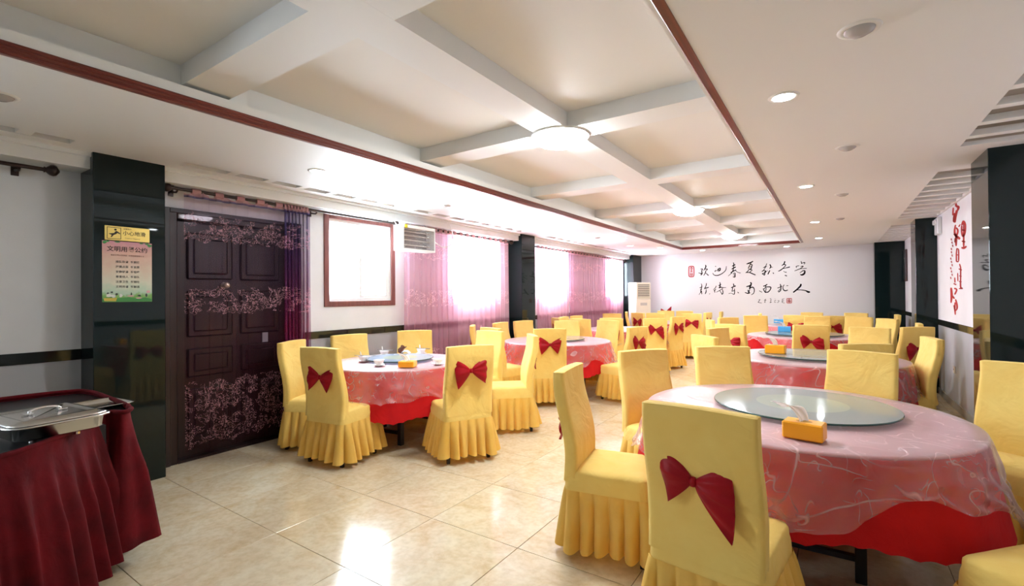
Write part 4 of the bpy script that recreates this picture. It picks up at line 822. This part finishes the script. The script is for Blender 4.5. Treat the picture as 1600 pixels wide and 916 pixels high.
# ------------------------------------------------------------------ tables
def drape_r(r, rr):
    k = [(rr.randint(5, 8), rr.uniform(0, 6.28), .5), (rr.randint(9, 13), rr.uniform(0, 6.28), .35), (rr.randint(15, 19), rr.uniform(0, 6.28), .15)]
    return lambda th, t: r+.010+t*.045+.060*(t**1.1)*sum(a*(.5+.5*sin(n*th+p))**1.3 for n, p, a in k)
ZT = .752
def table(key, label, clabel, flabel, seed, lazy=None, hem=.35, film=.50):
    x, y, r = TB[key]; rr = random.Random(seed)
    t = thing('round_table', label, 'table', (x, y, 0), rr.uniform(0, 1.5), 'round dining tables')
    q = MB(); q.lathe([(.0001, .722), (r-.01, .722), (r-.003, .726), (r-.003, .744), (r-.01, .748), (.0001, .748)], 56); put('tabletop', q, mat('table_board', (.25, .15, .08), .6), t)
    d = .42
    for k in range(4):
        a = pi/4+k*pi/2; q = MB(); cx, cy = d*cos(a), d*sin(a); q.bbox(cx-.024, cx+.024, cy-.024, cy+.024, 0, .722, b=.004); put('leg', q, BLACKM, t)
    for s in (-1, 1): bx('leg_brace', BLACKM, t, -.275, .275, s*.297-.015, s*.297+.015, .10, .13, bev=.003)
    dr_ = drape_r(r, rr); N = 288
    hemz = lambda th: hem+.02*sin(3*th+seed)-.025*((dr_(th, 1)-r-.055)/.06)+.012*abs(sin(28*th))
    def cl(u, v):
        th = 2*pi*u
        if v < .22: rad = (r-.004)*(.02+.98*v/.22); return (rad*cos(th), rad*sin(th), ZT)
        if v < .27: a = (v-.22)/.05*pi/2; return ((r-.004+.014*sin(a))*cos(th), (r-.004+.014*sin(a))*sin(th), ZT-.014*(1-cos(a)))
        tt = (v-.27)/.73; h = hemz(th); rad = dr_(th, tt); return (rad*cos(th), rad*sin(th), (ZT-.014)+(h-ZT+.014)*tt)
    q = MB(); q.grid(cl, N, 30, True, flip=True); cloth = link('tablecloth', q.mesh('tablecloth', REDC), None, (x, y, 0), 0, None, clabel, 'tablecloth', 'red tablecloths')
    ph = [rr.uniform(0, 6.28) for _ in range(6)]
    def fl(u, v):
        th = 2*pi*u; top = .30; wob = .0022*(1+sin(9*th+ph[0]+5*v)*sin(14*v+ph[1]))
        if v < top: rad = (r)*(.02+.98*v/top); return (rad*cos(th), rad*sin(th), ZT+.0035+wob)
        if v < top+.05: a = (v-top)/.05*pi/2; return ((r+.016*sin(a))*cos(th), (r+.016*sin(a))*sin(th), ZT+.0045-.016*(1-cos(a)))
        tt = (v-top-.05)/(1-top-.05); sqv = 1/max(abs(cos(th+ph[2])), abs(sin(th+ph[2])))-1       # square sheet: corners hang lower
        h = film-.34*sqv+.045*sin(5*th+ph[3])+.03*sin(11*th+ph[4]); zz = (ZT-.012)+(h-ZT+.012)*tt; t2 = min(1.1, max(0, ZT-.014-zz)/(ZT-.014-hemz(th)))
        cr = (.008*(1+sin(23*th+6*tt+ph[5]))+.006*(1+sin(41*th-11*tt+3*sin(5*tt+th*3)))+.004*(1+sin(17*tt+6*sin(3*th+ph[0]))))*tt**.6+.014*(1+sin(7*th-9*tt+ph[1]))*tt*(.5+sqv)
        rad = dr_(th, t2)+.009+cr; return (rad*cos(th), rad*sin(th), zz)
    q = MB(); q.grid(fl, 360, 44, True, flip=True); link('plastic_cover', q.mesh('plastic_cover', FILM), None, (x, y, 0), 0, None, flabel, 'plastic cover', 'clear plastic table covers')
    return t
table('near_right', 'nearest round table at right, dark legs under its cloths', 'red cloth with scalloped hem on the nearest table', 'clear crumpled plastic sheet hanging over the nearest table', 31, hem=.37, film=.54)
table('near_left', 'round table at left laid with bowls', 'bright red cloth on the table laid with bowls', 'clear creased plastic sheet on the table laid with bowls', 32, hem=.33, film=.53)
table('mid_left', 'second round table at left before the second pillar', 'red cloth on the second table at left', 'clear plastic sheet with a long hanging point on the second table at left', 33, hem=.34, film=.50)
table('mid_right', 'second round table at right behind the nearest one', 'red cloth mostly veiled by plastic on the second table at right', 'low hanging clear plastic sheet on the second table at right', 34, hem=.34, film=.42)
table('third_right', 'third round table at right under the blue tissue box', 'red cloth open at left on the third table at right', 'clear plastic sheet pulled to the right on the third table at right', 35, hem=.34, film=.66)
table('third_left', 'third round table at left before the far curtain', 'red cloth on the third table at left', 'clear plastic sheet on the third table at left', 36, hem=.34, film=.50)
table('far_right', 'farthest round table at right before the lettered wall', 'red cloth on the farthest table at right', 'clear plastic sheet on the farthest table at right', 37, hem=.34, film=.64)
table('far_left', 'farthest round table at left near the air conditioner', 'red cloth on the farthest table at left', 'clear plastic sheet on the farthest table at left', 38, hem=.34, film=.54)
# turntables
def glasstop(name, tint, opac, rough=.06):
    m = bpy.data.materials.new(name); m.use_nodes = True; n = m.node_tree.nodes; n.clear(); o = nd(m, 'ShaderNodeOutputMaterial')
    tr = nd(m, 'ShaderNodeBsdfTransparent'); tr.inputs[0].default_value = (*tint, 1); df = nd(m, 'ShaderNodeBsdfDiffuse'); df.inputs[0].default_value = (*[c*.62 for c in tint], 1)
    x = nd(m, 'ShaderNodeMixShader'); x.inputs[0].default_value = opac; lk(m, tr.outputs[0], x.inputs[1]); lk(m, df.outputs[0], x.inputs[2])
    g = nd(m, 'ShaderNodeBsdfGlossy'); g.inputs['Roughness'].default_value = rough; f = fres(m, 1.6)
    y = nd(m, 'ShaderNodeMixShader'); lk(m, f.outputs[0], y.inputs[0]); lk(m, x.outputs[0], y.inputs[1]); lk(m, g.outputs[0], y.inputs[2]); lk(m, y.outputs[0], o.inputs[0]); return m
GT = glasstop('turntable_glass', (.66, .74, .72), .72); GE = mat('glass_edge', (.02, .07, .06), .1); GI = glasstop('turntable_frosted', (.74, .84, .70), .8, .12); GBL = glasstop('turntable_blue', (.62, .78, 1.0), .8, .1)
def turntable(key, r, label, mtop, mi, dz=0, off=(0, 0)):
    x, y, _ = TB[key]; x += off[0]; y += off[1]; z = ZT+.010
    t = thing('turntable', label, 'turntable', (x, y, z), 0, 'glass turntables')
    q = MB(); q.lathe([(.0001, .0), (.13, .0), (.135, .006), (.12, .014), (.0001, .014)], 32); put('turntable_base', q, STEEL, t)
    q = MB(); q.lathe([(r-.003, .026), (.0001, .026)], 72, close=False); put('glass_disc', q, mtop, t)
    q = MB(); q.lathe([(r-.003, .026), (r, .024), (r, .018), (r-.002, .016)], 72, close=False); put('glass_rim', q, GE, t, label='dark green glass edge')
    q = MB(); q.lathe([(r*.5, .0266), (.0001, .0266)], 56, close=False); put('frosted_ring', q, mi, t, label='pale green frosted centre')
    return t
turntable('near_right', .47, 'large grey green glass turntable on the nearest table', GT, GI, off=(.04, .06))
turntable('mid_right', .52, 'glass turntable beside the orange box on the second table at right', GT, GI)
turntable('third_right', .55, 'glass turntable under the blue tissue box', GT, GI)
turntable('near_left', .35, 'glass turntable with blue print among the bowls', GBL, GI, off=(-.02, .06))
turntable('mid_left', .42, 'pale glass turntable on the second table at left', GT, GI)
turntable('far_right', .48, 'glass turntable on the farthest table at right', GT, GI)
# tissue boxes
def tissue(x, y, z, rz, label, col, s=1.0, sd=1, dims=(.082, .05, .078)):
    t = thing('tissue_box', label, 'tissue box', (x, y, z), rz, 'tissue boxes')
    a, c, h = [d*s for d in dims]; m = bpy.data.materials.get('box_'+col) or mat('box_'+col, dict(orange=(1.0, .43, .02), blue=(.08, .42, .80))[col], .3, spec=.5)
    q = MB(); q.bbox(-a, a, -c, c, 0, h, b=.006); put('box', q, m, t)
    q = MB(); q.lathe([(.0001, .0012), (.018*s, .0012), (.020*s, 0)], 20); q.v = [(v[0]*1.7, v[1], v[2]) for v in q.v]; o = put('opening', q, mat('opening_shade', (.55, .30, .08), .6) if not bpy.data.materials.get('opening_shade') else bpy.data.materials['opening_shade'], t); o.location = (0, 0, h)
    rr = random.Random(sd); q = MB(); TM = bpy.data.materials.get('tissue_paper') or fabric('tissue_paper', (.85, .84, .82), (.80, .79, .77), .35, .8, bstr=.3)
    def fn(u, v):
        w = (.040+.030*v)*s; ang = -1.15*v*v
        cx = -.085*s*(v**1.4); cz = .070*s*sin(min(v*2.0, 2.3))
        return (cx+(u-.5)*w*(.6+.8*v)+.006*s*sin(u*9), (u-.5)*2*w*.55+.008*s*sin(u*12+v*3), h-.004+cz+.007*s*sin(u*8+sd)*v-(u-.5)*.03*s*v)
    q.grid(fn, 16, 14); q.v = [(v[0], v[1], v[2]) for v in q.v]; ti = put('tissue', q, TM, t, label='white tissue pulled out'); return t
P1 = onz(1254, 689, ZT+.006)
tissue(P1.x+.005, P1.y+.045, ZT+.008, R(-9), 'orange tissue box with a pulled tissue on the nearest table', 'orange', 1.0)
P1 = onz(1212, 552, .79); tissue(P1.x, P1.y, ZT+.037, R(-5), 'orange tissue box on the turntable of the second table at right', 'orange', 1.15, 2)
P1 = onz(1228, 514, .80); tissue(P1.x+.02, 9.2, ZT+.037, R(3), 'bright blue tissue box on the third table at right', 'blue', 1.15, 3)
P1 = onz(1216, 502, .80); tissue(atx(1216, 11.85), 11.85, ZT+.037, R(8), 'pale blue tissue box on the farthest table at right', 'blue', 1.1, 4)
P1 = onz(637, 573.5, ZT+.01); tissue(P1.x, P1.y, ZT+.010, R(28), 'orange tissue box lying flat among the bowls', 'orange', .95, 5, (.080, .06, .060))
# ------------------------------------------------------------------ crockery on the near left table
PORC = mat('white_porcelain', (.85, .86, .87), .12, spec=.6); SAU = mat('saucer_porcelain', (.80, .80, .80), .15)  # saucers in a slightly greyer white than the bowls
CHOP = mat('dark_chopsticks', (.05, .025, .02), .4)
sm = MB(); sm.lathe([(.0001, .004), (.030, .004), (.056, .012), (.060, .015), (.058, .012), (.032, 0), (.0001, 0)], 32); sau_me = sm.mesh('saucer', SAU)
bm2 = MB(); bm2.lathe([(.0001, .006), (.022, .006), (.022, 0), (.025, 0), (.026, .007), (.040, .022), (.050, .044), (.053, .056), (.051, .056), (.047, .044), (.036, .024), (.020, .012), (.0001, .011)], 32); bowl_me = bm2.mesh('bowl', PORC)
sp = MB(); sp.tube([(0, 0, 0), (.02, 0, .002), (.05, 0, .014), (.085, 0, .035)], [.012, .013, .006, .005], 8); spoon_me = sp.mesh('spoon', PORC)
ch_ = MB(); ch_.tube([(-.11, 0, 0), (.11, 0, 0)], [.0022, .0034], 6); ch_.tube([(-.11, .009, 0), (.11, .014, 0)], [.0022, .0034], 6); chop_me = ch_.mesh('chopsticks', CHOP)
BWL = [((568.4, 566), 'the leftmost setting', 30, 1, 1), ((592, 572.5), 'the setting nearest the camera', -15, 0, 0), ((600.4, 556.5), 'the rear left setting', 10, 1, 1), ((664, 552), 'the rear right setting', 0, 1, 1), ((692, 571.5), 'the right hand setting', 20, 0, 0)]
for k, (p, w, rz, spn, chp) in enumerate(BWL):
    P = onz(p[0], p[1], ZT+.006); big = 1.0
    tx, ty, tr_ = TB['near_left']; dx, dy = P.x-tx, P.y-ty; dd = hypot(dx, dy); lim = tr_-.09
    if dd > lim: P.x, P.y = tx+dx/dd*lim, ty+dy/dd*lim
    link('saucer', sau_me, None, (P.x, P.y, ZT+.009), 0, None, 'white saucer of '+w+' on the bowl table', 'saucer', 'white saucers')
    link('bowl', bowl_me, None, (P.x, P.y, ZT+.0135), 0, None, 'white porcelain bowl of '+w+' on the bowl table', 'bowl', 'white porcelain bowls')
    if spn: o = link('spoon', spoon_me, None, (P.x-.01, P.y, ZT+.030), R(rz+100), None, 'white spoon standing in the bowl of '+w, 'spoon', 'white spoons'); o.rotation_euler = (0, R(-38), R(rz+150))
    if chp: link('chopsticks', chop_me, None, (P.x+.005, P.y+.01, ZT+.0135+.0585), R(rz), None, 'dark chopsticks across the bowl of '+w, 'chopsticks', 'dark chopsticks')
P = onz(596, 561.5, ZT+.006); link('chopsticks', chop_me, None, (P.x, P.y, ZT+.012), R(-20), None, 'dark chopsticks lying on the plastic between the two left bowls', 'chopsticks', 'dark chopsticks')
P = onz(624, 553, ZT+.03); t = thing('snack_packet', 'small crumpled brown and white packet standing among the bowls', 'packet', (P.x, P.y, ZT+.037), R(20))
q = MB(); q.grid(lambda u, v: ((u-.5)*.07+.05*v+.008*sin(v*9), .012*sin(u*pi)*sin(v*pi)+.006*sin(u*14), v*.085+.01*sin(u*6)), 14, 14); q.grid(lambda u, v: ((u-.5)*.07+.05*v+.008*sin(v*9), -.012*sin(u*pi)*sin(v*pi)+.006*sin(u*14), v*.085+.01*sin(u*6)), 14, 14); put('wrapper', q, mat('brown_wrapper', (.16, .05, .025), .3), t)
q = MB(); q.grid(lambda u, v: (.03+u*.10, .01*sin(v*8)-.03+v*.05, .045*sin(pi*u*.9+.2)*(.6+.3*sin(v*7))), 12, 12); put('paper_napkin', q, PORC, t, label='crumpled white napkin')
# ------------------------------------------------------------------ buffet table with skirt
ZBF = .82
edge = [onz(198, 634, ZBF), onz(165, 650, ZBF), onz(133, 667, ZBF), onz(91.7, 688.6, ZBF), onz(45.8, 707, ZBF), onz(0, 721, ZBF)]
d_ = (edge[-1]-edge[-2]).normalized()
front = [Vector((-3.26, .985, ZBF)), Vector((-3.15, .965, ZBF)), Vector((-3.09, .915, ZBF))]+edge[1:]+[edge[-1]+d_*.25+Vector((0, -.05, 0)), edge[-1]+Vector((.10, -.62, 0)), edge[-1]+Vector((.02, -1.0, 0))]
backl = [Vector((-4.05, -.62, ZBF)), Vector((-4.12, .5, ZBF)), Vector((-4.08, .92, ZBF)), Vector((-3.96, 1.0, ZBF)), Vector((-3.6, 1.0, ZBF))]
outline = smooth([Vector(v) for v in front+backl+[front[0]]], 6)[:-1]
cen = Vector((sum(v.x for v in outline)/len(outline), sum(v.y for v in outline)/len(outline), 0))
bt = thing('buffet_table', 'serving table with curved front edge at the left picture edge', 'table', (cen.x, cen.y, 0))
q = MB(); n_ = len(outline); loc_ = [(v.x-cen.x, v.y-cen.y) for v in outline]
q.add([(x, y, ZBF-.03) for x, y in loc_]+[(x, y, ZBF-.002) for x, y in loc_], [tuple(range(n_, 2*n_)), tuple(range(n_))[::-1]]+[(k, (k+1) % n_, n_+(k+1) % n_, n_+k) for k in range(n_)]); put('tabletop', q, mat('black_table_top', (.012, .014, .016), .3), bt)
CP = onz(205, 905, .05)
for (x, y) in ((CP.x-.22, CP.y-.06), (-2.75, -.45), (-3.95, -.45), (-3.95, .93)):
    q = MB(); q.bbox(-.02, .02, -.02, .02, .07, ZBF-.03, b=.003); lg = put('leg', q, BLACKM, bt); lg.location = (x-cen.x, y-cen.y, 0)
    q = MB(); q.tube([(-.014, 0, .034), (.014, 0, .034)], .034, 18); q.bbox(-.022, .022, -.012, .012, .034, .075, b=.003); put('caster', q, BLACKM, lg, label='black caster wheel')
# velvet skirt along the whole outline, flaring and folding
dense = []
for k in range(n_):
    a, c = outline[k], outline[(k+1) % n_]; m_ = max(1, int((c-a).length/.006))
    dense += [a+(c-a)*(i/m_) for i in range(m_)]
ND = len(dense); cum = [0]
for k in range(1, ND): cum.append(cum[-1]+(dense[k]-dense[k-1]).length)
nrm = []
for k in range(ND):
    tg = (dense[(k+9) % ND]-dense[(k-9) % ND]).normalized(); nn = Vector((tg.y, -tg.x, 0))
    if nn.dot(dense[k]-cen) < 0 and False: nn = -nn
    nrm.append(nn)
if sum(nrm[k].dot(dense[k]-Vector((cen.x, cen.y, ZBF))) for k in range(ND)) < 0: nrm = [-v for v in nrm]
def vk(u, v):
    k = int(u*ND) % ND; s = cum[k]; t_ = 1-v; top = .05
    f = .5+.5*sin(2*pi*s/.115+1.1*sin(s*4.2)+.6*sin(s*9)); g = .5+.5*sin(2*pi*s/.062+2*sin(s*3.3))
    tt = max(0, t_-top)/(1-top)
    off = .006+(.075*tt+(.045*f**1.5+.012*g)*min(1, tt*2.2)*(.55+.6*tt)); p = dense[k]+nrm[k]*off
    lift = .010*sin(pi*min(1, t_/top)) if t_ < top else 0
    return (p.x-cen.x, p.y-cen.y, (ZBF+.018)+(.13-ZBF-.018)*t_+.012*sin(s*5)*t_+lift*0)
q = MB(); q.grid(vk, min(ND, 900), 26, True)
put('velvet_skirt', q, VELV, None).location = (cen.x, cen.y, 0)
o = bpy.data.objects['velvet_skirt']; o['label'] = 'dark red velvet skirt hung in folds round the serving table'; o['category'] = 'table skirt'
q = MB(); q.tube([Vector((v.x-cen.x, v.y-cen.y, ZBF+.016))+nrm[int(k*ND/n_) % ND]*.008 for k, v in enumerate(outline)]+[Vector((outline[0].x-cen.x, outline[0].y-cen.y, ZBF+.016))], .012, 8); put('skirt_piping', q, VELV, o)
# chafing dish
c_a, c_b, c_c = onz(23, 672, .905), onz(168, 645, .905), onz(134, 626, .905)
ux = (c_b-c_a); LX = ux.length; ang = atan2(ux.y, ux.x); uy = Vector((-sin(ang), cos(ang), 0)); LY = abs((c_c-c_b).dot(uy))
LX = min(LX, .62); LY = min(max(LY, .28), .36); org = c_b-Vector((cos(ang), sin(ang), 0))*LX/2+uy*LY/2
cf = thing('chafing_dish', 'steel chafing dish with a handled lid on the serving table', 'chafing dish', (org.x, org.y, ZBF), ang)
def ringbox(q, prof, a, c, r, N=48, mi=0):
    vs = []
    for (off, z) in prof:
        for (x, y, nx, ny) in rrect(a, -c, c, r, N): vs.append((x+nx*off, y+ny*off, z))
    q.add(vs, [(j*N+k, j*N+(k+1) % N, (j+1)*N+(k+1) % N, (j+1)*N+k) for j in range(len(prof)-1) for k in range(N)], mi, True); return vs[-N:], vs[:N]
q = MB(); e1, e0 = ringbox(q, [(-.03, .02), (-.006, .03), (0, .075), (.022, .082), (.024, .086), (-.004, .088)], LX/2, LY/2, .04); q.add(e0, [tuple(range(48))[::-1]]); put('water_pan', q, STEEL, cf)
for sx in (-1, 1):
    for sy in (-1, 1): q = MB(); q.tube([(sx*(LX/2-.08), sy*(LY/2-.08), 0), (sx*(LX/2-.08), sy*(LY/2-.08), .022)], .012, 10); put('foot', q, CHROME, cf)
q = MB(); e1, e0 = ringbox(q, [(.010, .089), (.012, .093), (-.006, .096), (-.020, .106), (-.034, .108), (-.044, .102), (-.050, .102)], LX/2, LY/2, .04); q.add(e1, [tuple(range(48))]); ld = put('lid', q, STEEL, cf)
q = MB(); q.tube(smooth([Vector((-.055, 0, .103)), Vector((-.045, 0, .120)), Vector((0, 0, .127)), Vector((.045, 0, .120)), Vector((.055, 0, .103))]), .006, 10); q.bbox(-.075, -.040, -.015, .015, .105, .111, b=.002); q.bbox(.040, .075, -.015, .015, .105, .111, b=.002); put('lid_handle', q, CHROME, ld)
tr = thing('serving_tray', 'shallow steel tray beside the chafing dish at the corner of the serving table', 'tray', (0, 0, 0))
pt = onz(176, 636, ZBF+.02); tr.location = (pt.x-.17, pt.y-.03, ZBF); tr.rotation_euler = (0, 0, ang)
q = MB(); e1, e0 = ringbox(q, [(-.02, .002), (-.015, .006), (0, .022), (.008, .024), (.010, .021), (-.002, .018)], .13, .13, .03); q.add(e0, [tuple(range(48))]); put('tray_body', q, STEEL, tr)
bpy.context.view_layer.update()
